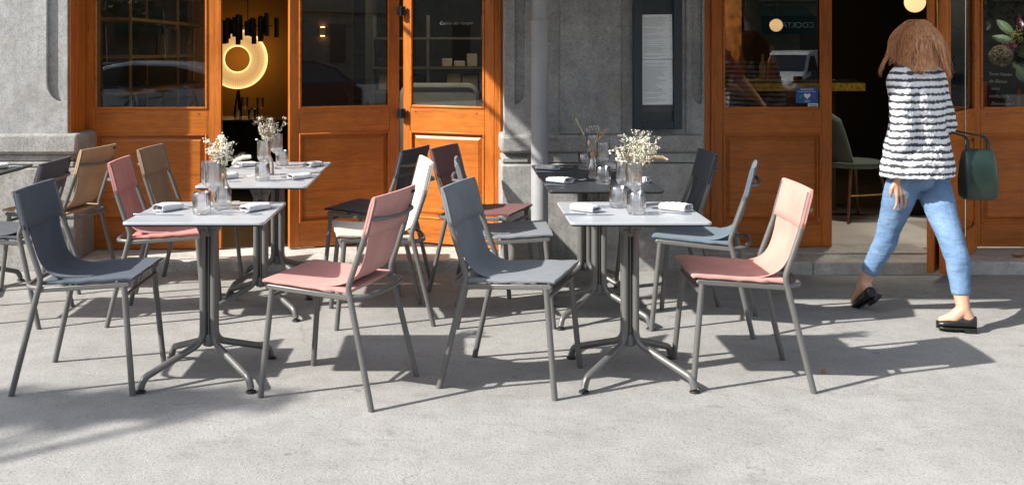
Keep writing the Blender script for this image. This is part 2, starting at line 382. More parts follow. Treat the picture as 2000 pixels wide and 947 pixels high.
# right pier beyond the frame, upper wall and back
lb(MB().box(4.75, 6.6, YP, .35, 0, ZT), 'stone_pier', M['stone'], bevel=.006)
lb(MB().box(-5.2, 6.6, YP-.02, .35, ZT, 9.5), 'upper_wall', M['stone'])
lb(MB().box(PL+.0, CX0-.0, .04, .12, 2.62, ZT+.0), 'transom', M['woodh']); lb(MB().box(CX1, 4.75, .04, .12, 2.62, ZT), 'transom', M['woodh'])
# room shell
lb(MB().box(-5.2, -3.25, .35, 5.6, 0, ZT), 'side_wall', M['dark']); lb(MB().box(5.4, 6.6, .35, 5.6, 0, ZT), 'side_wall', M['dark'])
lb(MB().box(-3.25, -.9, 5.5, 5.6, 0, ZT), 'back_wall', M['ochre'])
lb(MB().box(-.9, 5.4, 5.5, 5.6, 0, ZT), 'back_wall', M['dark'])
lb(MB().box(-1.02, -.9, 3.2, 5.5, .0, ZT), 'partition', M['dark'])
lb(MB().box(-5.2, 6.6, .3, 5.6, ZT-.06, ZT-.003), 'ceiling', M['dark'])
warm = plain('amber_brick', (.30, .15, .05), .85, 0, .5, 14, .8)
lb(MB().box(1.75, 3.05, 3.95, 4.05, 0, ZT-.06), 'brick_partition', warm)
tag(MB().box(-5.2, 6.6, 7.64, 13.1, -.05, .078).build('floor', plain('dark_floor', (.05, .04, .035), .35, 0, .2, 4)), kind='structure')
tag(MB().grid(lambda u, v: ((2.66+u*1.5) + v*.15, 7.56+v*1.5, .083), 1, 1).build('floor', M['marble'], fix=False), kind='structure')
# steps
m = MB(); m.box(BL-.01, px(978, 7.12)+.0, -.37, .16, -.02, .076); lb(m, 'door_step', M['step'], bevel=.012)
m = MB(); xs = [px(1377, 7.1), 2.35, 3.30, 4.9]
for a, b in zip(xs, xs[1:]): m.box(a+.002, b-.002, -.46, .16, -.02, .082)
lb(m, 'door_step', M['step'], bevel=.012)
m = MB(); m.box(px(1377, 7.1)+.01, 3.25, -.20, .14, .083, .095); lb(m, 'threshold', M['step'], bevel=.003)
# door jambs
for xa_, xb_, xc_, xd_ in ((PL+.002, px(158, YD)-.003, px(146, YD), px(150, YD)), (px(966, YD), CX0+.03, px(975, YD), px(978, YD)), (CX1-.02, px(1398, YD)-.003, px(1386, YD), px(1389, YD)), (px(1888, YD), px(1901, YD)-.003, px(1893, YD), px(1896, YD))):
    m = MB(); m.box(xa_, xb_, -.03, .10, .08, 2.65); m.box(xc_, xd_, -.042, -.029, .08, 2.65); lb(m, 'door_jamb', M['woodv'], bevel=.004)
lb(MB().box(PL+.002, PL+.014, YP+.012, -.031, .08, ZT-.01), 'door_jamb', M['woodv'], bevel=.003); lb(MB().box(PL+.0141, PL+.020, YP+.10, YP+.115, .08, ZT-.01), 'jamb_bead', M['woodv'], bevel=.002)
fieldw = wood('panel_wood', mulc(OR, .95), 'x')
def leaf(p0, p1, z0, sl_, sr, zw=1.072, zp=.886, zb=.259, ztop=2.6, label=None, T=.045, zm=None):
    p0 = Vector(p0); p1 = Vector(p1); d = p1-p0; W = d.length; ang = math.atan2(d.y, d.x)
    m = MB(); m.box(0, sl_, 0, T, z0, ztop); m.box(W-sr, W, 0, T, z0, ztop)
    o = m.build('door_leaf', M['woodv'], bld, bevel=.003, loc=(p0.x, p0.y-YD, 0), rz=ang)
    if label: o['label'] = label
    a, b = sl_+.0008, W-sr-.0008
    for za_, zb_ in ((ztop-.12, ztop), (zp, zw-.012), (z0, zb)):
        MB().box(a, b, .0006, T-.001, za_, zb_).build('rail', M['woodh'], o, bevel=.003)
    # mouldings round glass and panel
    def ring(m, x0, x1, za, zb_, wd, y0, y1):
        m.box(x0, x0+wd, y0, y1, za, zb_); m.box(x1-wd, x1, y0, y1, za, zb_); m.box(x0+wd, x1-wd, y0, y1, za, za+wd); m.box(x0+wd, x1-wd, y0, y1, zb_-wd, zb_)
    m = MB(); ring(m, a-.004, b+.004, zw-.014, ztop-.118, .018, -.007, .012); ring(m, a-.002, b+.002, zb-.002, zp+.002, .016, -.006, .014)
    m.build('moulding', M['woodh'], o, bevel=.005)
    m = MB(); m.box(a+.014, b-.014, .017, .03, zb+.01, zp-.01)
    # raised centre field with sloped edge
    X0, X1, Z0, Z1 = a+.05, b-.05, zb+.05, zp-.05; g = .022
    vs = [m.bm.verts.new(q) for q in ((X0-g, .0165, Z0-g), (X1+g, .0165, Z0-g), (X1+g, .0165, Z1+g), (X0-g, .0165, Z1+g), (X0, .004, Z0), (X1, .004, Z0), (X1, .004, Z1), (X0, .004, Z1))]
    for f in ((4,5,6,7), (0,1,5,4), (1,2,6,5), (2,3,7,6), (3,0,4,7)): m.bm.faces.new([vs[i] for i in f])
    m.build('panel', fieldw, o, bevel=0, smooth=0)
    MB().box(a, b, .020, .026, zw+.001, ztop-.1).build('glass_pane', M['win'], o, smooth=0)
    m = MB()
    for xx in (sl_+.045, W-sr-.06):
        m.lathe([(.0045, -.0035), (.0045, .002)], 10, (xx, 0, zw-.045), axis='y')
    m.build('screw_hole', M['black'], o)
    return o
L1 = leaf((px(158, YD), YD), (px(432, YD), YD), .085, .098, .098)
for y in (97, 278): MB().box(px(152.5, YD), px(157.5, YD), -.043, -.03, pz(y+12, YD), pz(y-12, YD)).build('hinge', plain('hinge_steel', (.5, .5, .48), .35, .8), bld, bevel=.002)
L2 = leaf((px(567, YD)-.005, YD), (px(780, 7.85), 7.85), .085, .07, .075, ztop=2.6)
L3 = leaf((px(787, 7.85), 7.85), (px(965, YD), YD), .085, .062, .075, ztop=2.6)
for y in (22, 222):
    m = MB(); m.box(px(775, 7.8), px(792, 7.8), .285, .309, pz(y+9, 7.8), pz(y-9, 7.8)); m.tube([(px(783.5, 7.8), .283, pz(y+9.6, 7.8)), (px(783.5, 7.8), .283, pz(y-9.6, 7.8))], .009, 10); m.build('hinge', M['blackm'], bld, bevel=.002)
R1 = leaf((px(1398, YD), YD), (px(1625, YD), YD), .10, .05, .072)
# folded pair opened outwards, then the fixed leaf on the right
R2 = leaf((3.00, 6.74), (3.55, 7.48), .075, .07, .07, label='folded wooden door leaf standing open over the pavement')
R3 = leaf((3.06, 6.70), (3.62, 7.46), .075, .07, .07, label='second folded door leaf lying close behind the open one')
R4 = leaf((px(1901, YD), YD), (4.75, YD), .10, .052, .10)
m = MB(); m.tube([(0, 0, 1.35), (0, 0, 2.5)], .011, 12); m.tube([(0, 0, 1.4), (.0, .05, 1.4)], .008, 8); m.tube([(0, 0, 2.3), (.0, .05, 2.3)], .008, 8)
m.build('door_handle', M['brass'], bld, loc=(3.10, 6.82-YD, 0), rot=(0, R(-3), R(40)))
m = MB(); m.tube([(0, 0, .3), (0, 0, 2.5)], .004, 8); m.build('door_bolt', M['steel'], bld, loc=(px(1885, 6.75), 6.75-YD, 0))

# awning over the centre and right doors (out of frame above, it shades the right half)
aw = thing('shop_awning', 'cream fabric awning above the centre pillar and the right hand doors', 'awning', (0, YD, 0))
awm = fabric('awning_cloth', (.62, .58, .50))
AX0, AX1 = -1.95, 6.2
m = MB(); m.prism([(-2.41, 2.70), (-.3, 3.35), (-.3, 3.37), (-2.41, 2.72)], AX0, AX1, 'x'); m.box(AX0, AX1, -2.42, -2.405, 2.48, 2.72); m.build('canopy', awm, aw, smooth=0)
m = MB()
for x in (AX0+.15, 2.0, AX1-.15): m.tube([(x, -.28, 2.85), (x, -2.38, 2.69)], .018, 8)
m.tube([(AX0, -2.395, 2.70), (AX1, -2.395, 2.70)], .02, 8); m.build('awning_arm', M['frame'], aw)

# ------------------------------------------------------------------ drainpipe and menu case
dp = thing('drainpipe', 'painted grey drainpipe running down the left side of the stone pillar', 'drainpipe', (px(1054, 6.98), 6.98, 0))
k = 7.05/F
m = MB(); m.tube([(0, 0, .03), (0, 0, pz(88, 7.05))], 16.5*k, 24); m.build('pipe', M['pipe'], dp)
m = MB(); m.tube([(0, 0, pz(42, 7.05)-.001), (0, 0, ZT)], 14.5*k, 24); m.build('upper_pipe', M['pipe'], dp)
m = MB(); m.lathe([(16.2*k, pz(90, 7.05)), (16.8*k, pz(88, 7.05)), (16.8*k, pz(66, 7.05)), (17.8*k, pz(62, 7.05)), (17.8*k, pz(44, 7.05)), (18.6*k, pz(43, 7.05)), (18.6*k, pz(40, 7.05)), (15*k, pz(39, 7.05))], 28); m.build('socket', M['pipe'], dp)
m = MB(); m.lathe([(17.4*k, pz(90, 7.05)), (17.8*k, pz(89, 7.05)), (17.8*k, pz(84, 7.05)), (17.4*k, pz(83, 7.05))], 28); m.box(-22*k, -16*k, -.006, .01, pz(89, 7.05), pz(84, 7.05)); m.box(16*k, 22*k, -.006, .01, pz(89, 7.05), pz(84, 7.05)); m.box(-.01, .01, .04, .16, pz(89, 7.05), pz(84, 7.05)); m.build('clamp', M['pipe'], dp)

mc = thing('menu_case', 'dark framed glass menu case with two menu sheets on the stone pillar', 'menu case', (px(1283.5, 7.16), 7.187, 0))
kk = 7.14/F; W2 = 47.5*kk; zb = pz(253, 7.14); zt = 2.35
m = MB(); m.box(-W2, -W2+17*kk, -.06, 0, zb, zt); m.box(W2-17*kk, W2, -.06, 0, zb, zt); m.box(-W2+17*kk, W2-17*kk, -.06, 0, zb, zb+16*kk); m.box(-W2+17*kk, W2-17*kk, -.06, 0, zt-.07, zt); m.build('case_frame', M['case'], mc, bevel=.004)
MB().box(-W2+17*kk, W2-17*kk, -.014, -.002, zb+16*kk, zt-.07).build('back_board', M['case'], mc)
for i, (ya, yb, tl) in enumerate(((29, 116, -.9), (117, 205, -.3))):
    m = MB(); m.box(-29.5*kk, 29.5*kk, -.0175, -.0155, 0, (yb-ya)*kk); sh = m.build('menu_sheet', M['paper'], mc, loc=(0, -.024, pz(yb, 7.14)), rot=(0, R(tl), 0))
    rnd = random.Random(i); m = MB(); z = (yb-ya)*kk-.016; q = 0
    while z > .014:
        q += 1
        if rnd.random() < .16: z -= .0085; continue
        L = rnd.uniform(.4, .9)*52*kk; a = -26*kk; hh = .0014
        if q == 1: a = -12*kk; L = 24*kk
        while L > .004:
            ww = min(L, rnd.uniform(.006, .02)); m.box(a, a+ww, -.0183, -.0174, z, z+hh); a += ww+.0022; L -= ww+.0022
        if rnd.random() < .5: m.box(24.5*kk, 27*kk, -.0183, -.0174, z, z+hh)
        z -= .0062
    m.build('printed_text', M['ink'], sh, smooth=0)
m = MB(); m.lathe([(.006, -.024), (.006, -.018)], 10, (2*kk, 0, pz(119, 7.14)), axis='y'); m.lathe([(.006, -.024), (.006, -.018)], 10, (-2*kk, 0, pz(204, 7.14)), axis='y'); m.build('pin', plain('red_magnet', (.5, .02, .02), .4), mc)
MB().box(5*kk-.005, 5*kk+.005, -.024, -.018, pz(33, 7.14), pz(30.5, 7.14)).build('pin', M['black'], mc)
MB().box(-W2+17*kk, W2-17*kk, -.052, -.048, zb+16*kk, zt-.07).build('case_glass', glass('case_glass', (1, 1, 1), .45, .0), mc, smooth=0)

# ------------------------------------------------------------------ tables
def round_rect(hx, hy, r, n=5):
    out = []
    for cx, cy, a in ((hx-r, hy-r, 0), (-hx+r, hy-r, 90), (-hx+r, -hy+r, 180), (hx-r, -hy+r, 270)):
        for i in range(n+1):
            t = R(a+90*i/n); out.append((cx+r*math.cos(t), cy+r*math.sin(t)))
    return out
def make_table(label):
    t = thing('bistro_table', label, 'table', group='square bistro tables set for guests')
    MB().prism(round_rect(.302, .312, .022), .728, .740, 'z').build('tabletop', M['top'], t, bevel=.0025)
    MB().prism(round_rect(.296, .306, .02), .722, .7275, 'z').build('top_edge', M['blackm'], t)
    m = MB(); m.prism([(-.075, .722), (.075, .722), (.034, .63), (-.034, .63)], -.03, .03, 'y'); m.prism([(-.10, .721), (.10, .721), (.02, .63), (-.02, .63)], -.006, .006, 'x')
    m.lathe([(.014, -.05), (.014, .05)], 12, (.13, 0, .708), axis='y'); m.box(-.2, .2, -.012, .012, .710, .7215); m.build('top_bracket', M['frame'], t, bevel=.004)
    m = MB()
    for sx in (-1, 1):
        for sy in (-1, 1):
            pts = fillet([(sx*.024, sy*.020, .66), (sx*.024, sy*.020, .155), (sx*.226, sy*.244, .060), (sx*.238, sy*.256, .016)], .055, 9)
            m2 = MB(); m2.tube(pts, .0155, 14); lg = m2.build('leg', M['frame'], t)
            m3 = MB(); m3.lathe([(.010, .018), (.010, .010), (.021, .009), (.023, .004), (.021, .0)], 18, (sx*.238, sy*.256, 0)); m3.build('foot_glide', M['black'], lg)
    m.lathe([(.012, .130), (.03, .138), (.03, .170), (.02, .19)], 16); m.box(-.005, .005, -.018, .018, .16, .64); m.build('column_core', M['frame'], t, bevel=.003)
    return t
TB = [  # key, x, y, dark, label
 ('t1', -1.118, 4.88, 0, 'pale topped bistro table in the front row at left, beside the navy chair'),
 ('t2', -1.105, 6.10, 0, 'pale bistro table, nearer one of the joined pair before the open left door'),
 ('t2b', -1.115, 6.735, 0, 'pale bistro table, farther one of the joined pair before the open left door'),
 ('t3', .790, 4.88, 0, 'pale topped bistro table in the front row at right, beside the salmon chair'),
 ('t4', .790, 5.925, 1, 'dark slate bistro table, nearer one of the joined dark pair before the pillar'),
 ('t4b', .785, 6.56, 1, 'dark slate bistro table, farther one of the joined dark pair before the pillar'),
 ('t0', -3.02, 6.62, 1, 'dark bistro table cut off by the left edge, before the left stone wall'),
]
proto = None; TABLE = {}
for key, x, y, dk, lab in TB:
    if proto is None: proto = make_table(lab); proto.location = (x, y, 0); o = proto
    else: o = copy_tree(proto, (x, y, 0), 0, lab, remat={M['top']: M['topd']} if dk else None)
    TABLE[key] = (x, y)

# ------------------------------------------------------------------ chairs
FAB0 = fabric('cloth_navy', (.050, .066, .092))
def make_chair(label):
    t = thing('sling_chair', label, 'chair', group='sling fabric chairs round the bistro tables')
    fm = M['frame']
    for s in (-1, 1):
        # rear leg + upright are one bent tube but read as two parts
        MB().tube([(-.258, s*.250, 0), (-.150, s*.226, .452), (-.146, s*.225, .462)], .0132, 14).build('rear_leg', fm, t)
        pts = fillet([(-.152, s*.226, .44), (-.140, s*.225, .49), (-.214, s*.217, .70), (-.252, s*.213, .855)], .045, 6)
        MB().tube(pts, .0125, 14).build('upright', fm, t)
        MB().tube([(.258, s*.245, 0), (.215, s*.222, .462)], .0132, 14).build('front_leg', fm, t)
        y0_, y1_ = sorted((s*.213, s*.231)); m = MB(); m.prism([(-.155, .434), (.232, .457), (.240, .464), (.240, .474), (.230, .480), (-.155, .456)], y0_, y1_, 'y'); m.build('seat_rail', fm, t, bevel=.004)
    m = MB(); m.tube(fillet([(-.145, -.226, .452), (-.215, -.19, .452), (-.235, 0, .452), (-.215, .19, .452), (-.145, .226, .452)], .1, 7), .0105, 12); m.build('rear_bow', fm, t)
    m = MB(); m.tube(fillet([(-.232, -.214, .775), (-.272, -.17, .775), (-.285, 0, .765), (-.272, .17, .775), (-.232, .214, .775)], .07, 6), .009, 12); m.build('back_handle', fm, t)
    m = MB(); m.tube([(.225, -.228, .425), (.225, .228, .425)], .009, 10); m.build('front_stretcher', fm, t)
    # seat panel lying on the rails
    def railz(x): return .470 + (x+.155)*.062
    m = MB()
    def fs(u, v):
        x = -.146 + .402*u; q = 2*v-1; h = .2345 - (.010*(1-u) if u < .2 else 0)
        front = max(0, (u-.93)/.07)
        z = railz(x) - .010*(1-q*q)*math.sin(PI*min(1, u*1.02)) - .004*front*front + .0005*math.sin(11*q+7*u) + .0012*math.sin(23*u+5*q)*abs(q)**3
        if u > .90: x += .0016*math.sin(9*q)*(u-.9)*10
        return (x, h*q + .0012*math.sin(31*u)*abs(q)**6*(1 if q > 0 else -1), z)
    m.grid(fs, 26, 22)
    o = m.build('seat_sling', FAB0, t, smooth=180)
    sd = o.modifiers.new('solid', 'SOLIDIFY'); sd.thickness = .014; sd.offset = 0
    bv = o.modifiers.new('bevel', 'BEVEL'); bv.width = .0045; bv.segments = 3; bv.limit_method = 'ANGLE'; bv.angle_limit = R(50)
    # lower back sling, narrower than the frame, running down into the seat
    prof = [(-.222, .722), (-.214, .700), (-.203, .655), (-.190, .610), (-.174, .565), (-.152, .528), (-.122, .502), (-.082, .488), (-.035, .4815), (.02, .4815)]
    hw = [.188, .182, .172, .166, .164, .166, .174, .186, .198, .202]
    m = MB(); rows = []
    for i, ((x, z), h) in enumerate(zip(prof, hw)):
        row = []
        for j in range(-10, 11):
            u = j/10; k = min(1, max(0, (len(prof)-1-i)/4))
            row.append(m.bm.verts.new((x - .010*(1-u*u)*k*(1 if i > 1 else .5) + .0020*math.sin(6*u+i*.9)*k, h*u + .002*math.sin(i*2.1)*u**5, z - .006*(1-u*u)*(1-k) + .001*math.sin(8*u+i))))
        rows.append(row)
    for a_, b_ in zip(rows, rows[1:]):
        for j in range(20): m.bm.faces.new([a_[j], a_[j+1], b_[j+1], b_[j]])
    o = m.build('back_sling', FAB0, t, smooth=180)
    sd = o.modifiers.new('solid', 'SOLIDIFY'); sd.thickness = .006; sd.offset = 0
    ss = o.modifiers.new('sub', 'SUBSURF'); ss.levels = 1; ss.render_levels = 1
    # back sleeve: flattened closed tube over the uprights
    m = MB(); secs = []
    for q in range(7):
        f = q/6; x = -.2125 + (-.256+.2125)*f; z = .70 + .168*f
        secs.append((x, z, .229-.004*f, .0155 if q < 6 else .009))
    rings = []
    for (x, z, h, th) in secs:
        ring = []
        for (sx, s0, s1) in ((1, 1, -1), (-1, -1, 1)):
            for i in range(9):
                u = s0 + (s1-s0)*i/8
                # flat faces pinched between the tubes
                pin = 1 - .42*(1-abs(u)**6)
                edge = .0 if abs(u) < 1 else -.35
                ring.append(m.bm.verts.new((x + sx*th*pin*(1+edge) - .010*(1-u*u), h*u, z + sx*-.0 )))
        rings.append(ring)
    n = len(rings[0])
    for a, b in zip(rings, rings[1:]):
        for k in range(n): m.bm.faces.new([a[k], a[(k+1) % n], b[(k+1) % n], b[k]])
    m.bm.faces.new(rings[-1])
    o = m.build('back_sleeve', FAB0, t, smooth=50)
    sd = o.modifiers.new('solid', 'SOLIDIFY'); sd.thickness = .003; sd.offset = -1
    MB().box(-.269, -.266, -.205, -.170, .838, .850).build('fabric_tag', M['black'], t)
    return t
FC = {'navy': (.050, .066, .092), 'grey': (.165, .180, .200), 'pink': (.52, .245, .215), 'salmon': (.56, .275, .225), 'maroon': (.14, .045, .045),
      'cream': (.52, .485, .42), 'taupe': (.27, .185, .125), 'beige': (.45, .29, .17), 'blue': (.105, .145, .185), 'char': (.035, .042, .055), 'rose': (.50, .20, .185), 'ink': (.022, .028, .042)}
# colour, centre x, y, heading in degrees, label
CH_ = [
 ('navy', -1.636, 4.83, 0, 'navy blue chair at the front left, facing right to the pale table'),
 ('pink', -.503, 4.705, 160.5, 'dusty pink chair seen from behind at the front, right of the first pale table'),
 ('grey', .253, 4.84, -19, 'mid grey chair in the front row, facing right, left of the right pale table'),
 ('salmon', 1.29, 4.875, 178, 'light salmon pink chair at the front right, facing left, with long shadow'),
 ('blue', 1.345, 5.80, 163, 'slate blue chair at the near dark table, just behind the salmon pink chair'),
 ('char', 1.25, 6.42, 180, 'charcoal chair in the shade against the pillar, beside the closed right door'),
 ('grey', .262, 5.93, 0, 'light grey chair seen edge on, hidden behind the mid grey front chair'),
 ('maroon', .165, 6.69, -21, 'dark maroon chair standing nearest the lit folded door'),
 ('cream', -.415, 5.94, 190, 'cream white chair facing left beside the near joined pale table'),
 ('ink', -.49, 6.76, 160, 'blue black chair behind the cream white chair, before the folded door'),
 ('rose', -1.61, 5.975, 3, 'rose pink chair in the second row, facing right, behind the front left table'),
 ('taupe', -1.66, 6.73, -4, 'taupe brown chair facing right before the closed left door'),
 ('beige', -2.49, 6.78, 171, 'sandy beige chair seen from behind, before the left stone pillar'),
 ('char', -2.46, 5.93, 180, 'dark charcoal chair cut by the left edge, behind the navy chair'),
]
chair0 = None
for c, x, y, a, lab in CH_:
    cm = fabric('cloth_'+c, FC[c])
    if chair0 is None: chair0 = make_chair(lab); chair0.location = (x, y, 0); chair0.rotation_euler = (0, 0, R(a))
    else: copy_tree(chair0, (x, y, 0), R(a), lab, remat={FAB0: cm})

# ------------------------------------------------------------------ tableware
ZT_ = .740
def solid_glass(name, label, prof, n, rib, loc, group, cat='glass'):
    return tag(MB().lathe(prof, n, (0, 0, 0), rib).build(name, M['gl'], None, loc=loc, smooth=60), label, cat, group)
TUM = [(.001, .0), (.036, .0), (.0395, .004), (.0400, .03), (.0402, .096), (.0385, .0975), (.0368, .096), (.0365, .020), (.033, .0155), (.001, .0150)]
STM = [(.001, 0), (.034, 0), (.035, .0015), (.012, .005), (.0045, .014), (.0038, .06), (.0045, .082), (.010, .092), (.024, .100), (.034, .112), (.0370, .130), (.0375, .212), (.0368, .2135), (.0360, .212), (.0355, .132), (.031, .115), (.020, .104), (.001, .099)]
tproto = sproto = None
def tumbler(x, y, label):
    global tproto
    if tproto is None:
        tproto = solid_glass('tumbler', label, TUM, 96, (24, .035, .016, .094), (x, y, ZT_+.0005), 'ribbed water tumblers on the tables'); return
    c = tproto.copy(); COL.objects.link(c); c.location = (x, y, ZT_+.0005); c['label'] = label; c.rotation_euler.z = random.random()
def stemglass(x, y, label):
    global sproto
    if sproto is None:
        sproto = solid_glass('wine_glass', label, STM, 96, (24, .032, .112, .209), (x, y, ZT_+.0005), 'ribbed stem glasses on the tables'); return
    c = sproto.copy(); COL.objects.link(c); c.location = (x, y, ZT_+.0005); c['label'] = label; c.rotation_euler.z = random.random()
def napkin(x, y, rz, label, seed):
    rd = random.Random(seed); ph = rd.random()*6; hx, hy, hz = .062+rd.uniform(-.004, .006), .037+rd.uniform(-.003, .003), .0155+rd.uniform(-.001, .002)
    def f(u, v):
        th = -PI*.55 - v*PI*4.2; k = 1-.50*v; c_, s_ = math.cos(th), math.sin(th)
        yy = hy*k*math.copysign(abs(c_)**.6, c_); zz = hz*1.03 + hz*k*math.copysign(abs(s_)**.75, s_)
        xx = u*2-1; w_ = 1-abs(xx)**4*.0
        skew = .010*(v-.5)*math.sin(ph)+.006*math.sin(v*9+ph)
        top = max(0, zz/hz-.6)
        return (hx*xx*(1-.04*v)+skew, yy*(1+.06*math.sin(2.3*xx+ph)), max(.0006, zz*(1+.14*math.sin(2.0*xx+ph*1.7)*top*.5) + .0014*math.sin(13*xx+yy*160+ph)*top))
    m = MB(); m.grid(f, 16, 64)
    o = m.build('napkin', M['cloth'], None, loc=(x, y, ZT_+.0012), rz=rz, smooth=180)
    sd = o.modifiers.new('solid', 'SOLIDIFY'); sd.thickness = .0022; sd.offset = 0
    return tag(o, label, 'napkin', 'folded white napkins')
def fork_mesh():
    m = MB()
    m.tube([(-.095, 0, .002), (-.04, 0, .005), (.02, 0, .010), (.045, 0, .007)], [.0045, .0032, .0022, .0025], 8)
    m.prism([(.04, -.003), (.055, -.010), (.066, -.011), (.066, .011), (.055, .010), (.04, .003)], .0055, .0072, 'z')
    for i in range(4):
        y = -.0095+.0063*i; m.tube([(.064, y, .0062), (.085, y, .006), (.105, y, .0115)], [.0015, .0013, .0008], 6)
    return m.build('fork', M['steel'], None)
def knife_mesh():
    m = MB(); m.prism([(-.11, -.0045), (-.01, -.004), (.0, -.0065), (.08, -.009), (.112, -.003), (.112, .002), (0, .004), (-.11, .0045)], .0, .0025, 'z')
    m.tube([(-.11, 0, .003), (-.06, 0, .0042), (-.01, 0, .003)], [.0048, .0052, .0035], 8)
    return m.build('knife', M['steel'], None, bevel=.0006)
fork0 = fork_mesh(); knife0 = knife_mesh(); first = {'fork': True, 'knife': True}
def cutlery(kind, x, y, rz, label):
    src = fork0 if kind == 'fork' else knife0
    if first[kind]: o = src; first[kind] = False
    else: o = src.copy(); COL.objects.link(o)
    o.location = (x, y, ZT_+.001); o.rotation_euler = (0, 0, rz)
    tag(o, label, kind, 'steel %s on the tables' % ('forks' if kind == 'fork' else 'knives'))
NM = {'t1': 'the front left pale table', 't2': 'the near pale table of the left pair', 't2b': 'the far pale table of the left pair',
      't3': 'the front right pale table', 't4': 'the near dark table by the pillar', 't4b': 'the far dark table by the pillar', 't0': 'the dark table at the left edge'}
sd = 0
for key, nm in NM.items():
    X, Y = TABLE[key]
    rr = random.Random(hash(key) % 1000 if False else sum(map(ord, key)))
    for side, s in (('left', -1), ('right', 1)):
        sd += 1
        if key == 't0' and side == 'left': continue
        # diner sits at side s and faces the middle
        napkin(X+s*(.205+rr.uniform(-.01, .015)), Y+rr.uniform(-.0, .03), (R(48) if X < 0 else R(-42))+rr.uniform(-.25, .25), 'folded white napkin on the %s side of %s' % (side, nm), sd*3)
        cutlery('knife', X+s*.20, Y+s*.115, (0 if s < 0 else PI)+rr.uniform(-.04, .04), 'steel knife beside the %s hand napkin on %s' % (side, nm))
        cutlery('fork', X+s*.165, Y-s*.105, (0 if s < 0 else PI)+rr.uniform(-.2, .2), 'steel fork beside the %s hand napkin on %s' % (side, nm))
# positions measured from the photograph
tumbler(px(396, 4.82), 4.80, 'ribbed tumbler at the near edge of the front left pale table')
tumbler(px(434, 4.96), 4.96, 'ribbed tumbler behind the wine glasses on the front left pale table')
stemglass(px(407, 5.0), 5.02, 'ribbed wine glass, farther of two on the front left pale table')
stemglass(px(417, 4.90), 4.90, 'ribbed wine glass, nearer of two on the front left pale table')
tumbler(px(513, 6.02), 6.02, 'ribbed tumbler on the near pale table of the left pair')
stemglass(px(515, 6.14), 6.14, 'ribbed wine glass on the near pale table of the left pair')
tumbler(px(551, 6.82), 6.82, 'ribbed tumbler on the far pale table of the left pair')
stemglass(px(540, 6.66), 6.66, 'ribbed wine glass on the far pale table of the left pair')
tumbler(px(1243, 4.80), 4.80, 'ribbed tumbler at the near edge of the front right pale table')
tumbler(px(1208, 5.00), 5.00, 'ribbed tumbler left of the wine glasses on the front right pale table')
stemglass(px(1238, 4.92), 4.92, 'ribbed wine glass, nearer of two on the front right pale table')
stemglass(px(1216, 5.09), 5.05, 'ribbed wine glass, farther of two on the front right pale table')
tumbler(px(1178, 5.87), 5.87, 'ribbed tumbler on the near dark table by the pillar')
stemglass(px(1178, 6.0), 6.00, 'ribbed wine glass on the near dark table by the pillar')
tumbler(px(1142, 6.62), 6.62, 'ribbed tumbler on the far dark table by the pillar')
stemglass(px(1158, 6.5), 6.52, 'ribbed wine glass on the far dark table by the pillar')

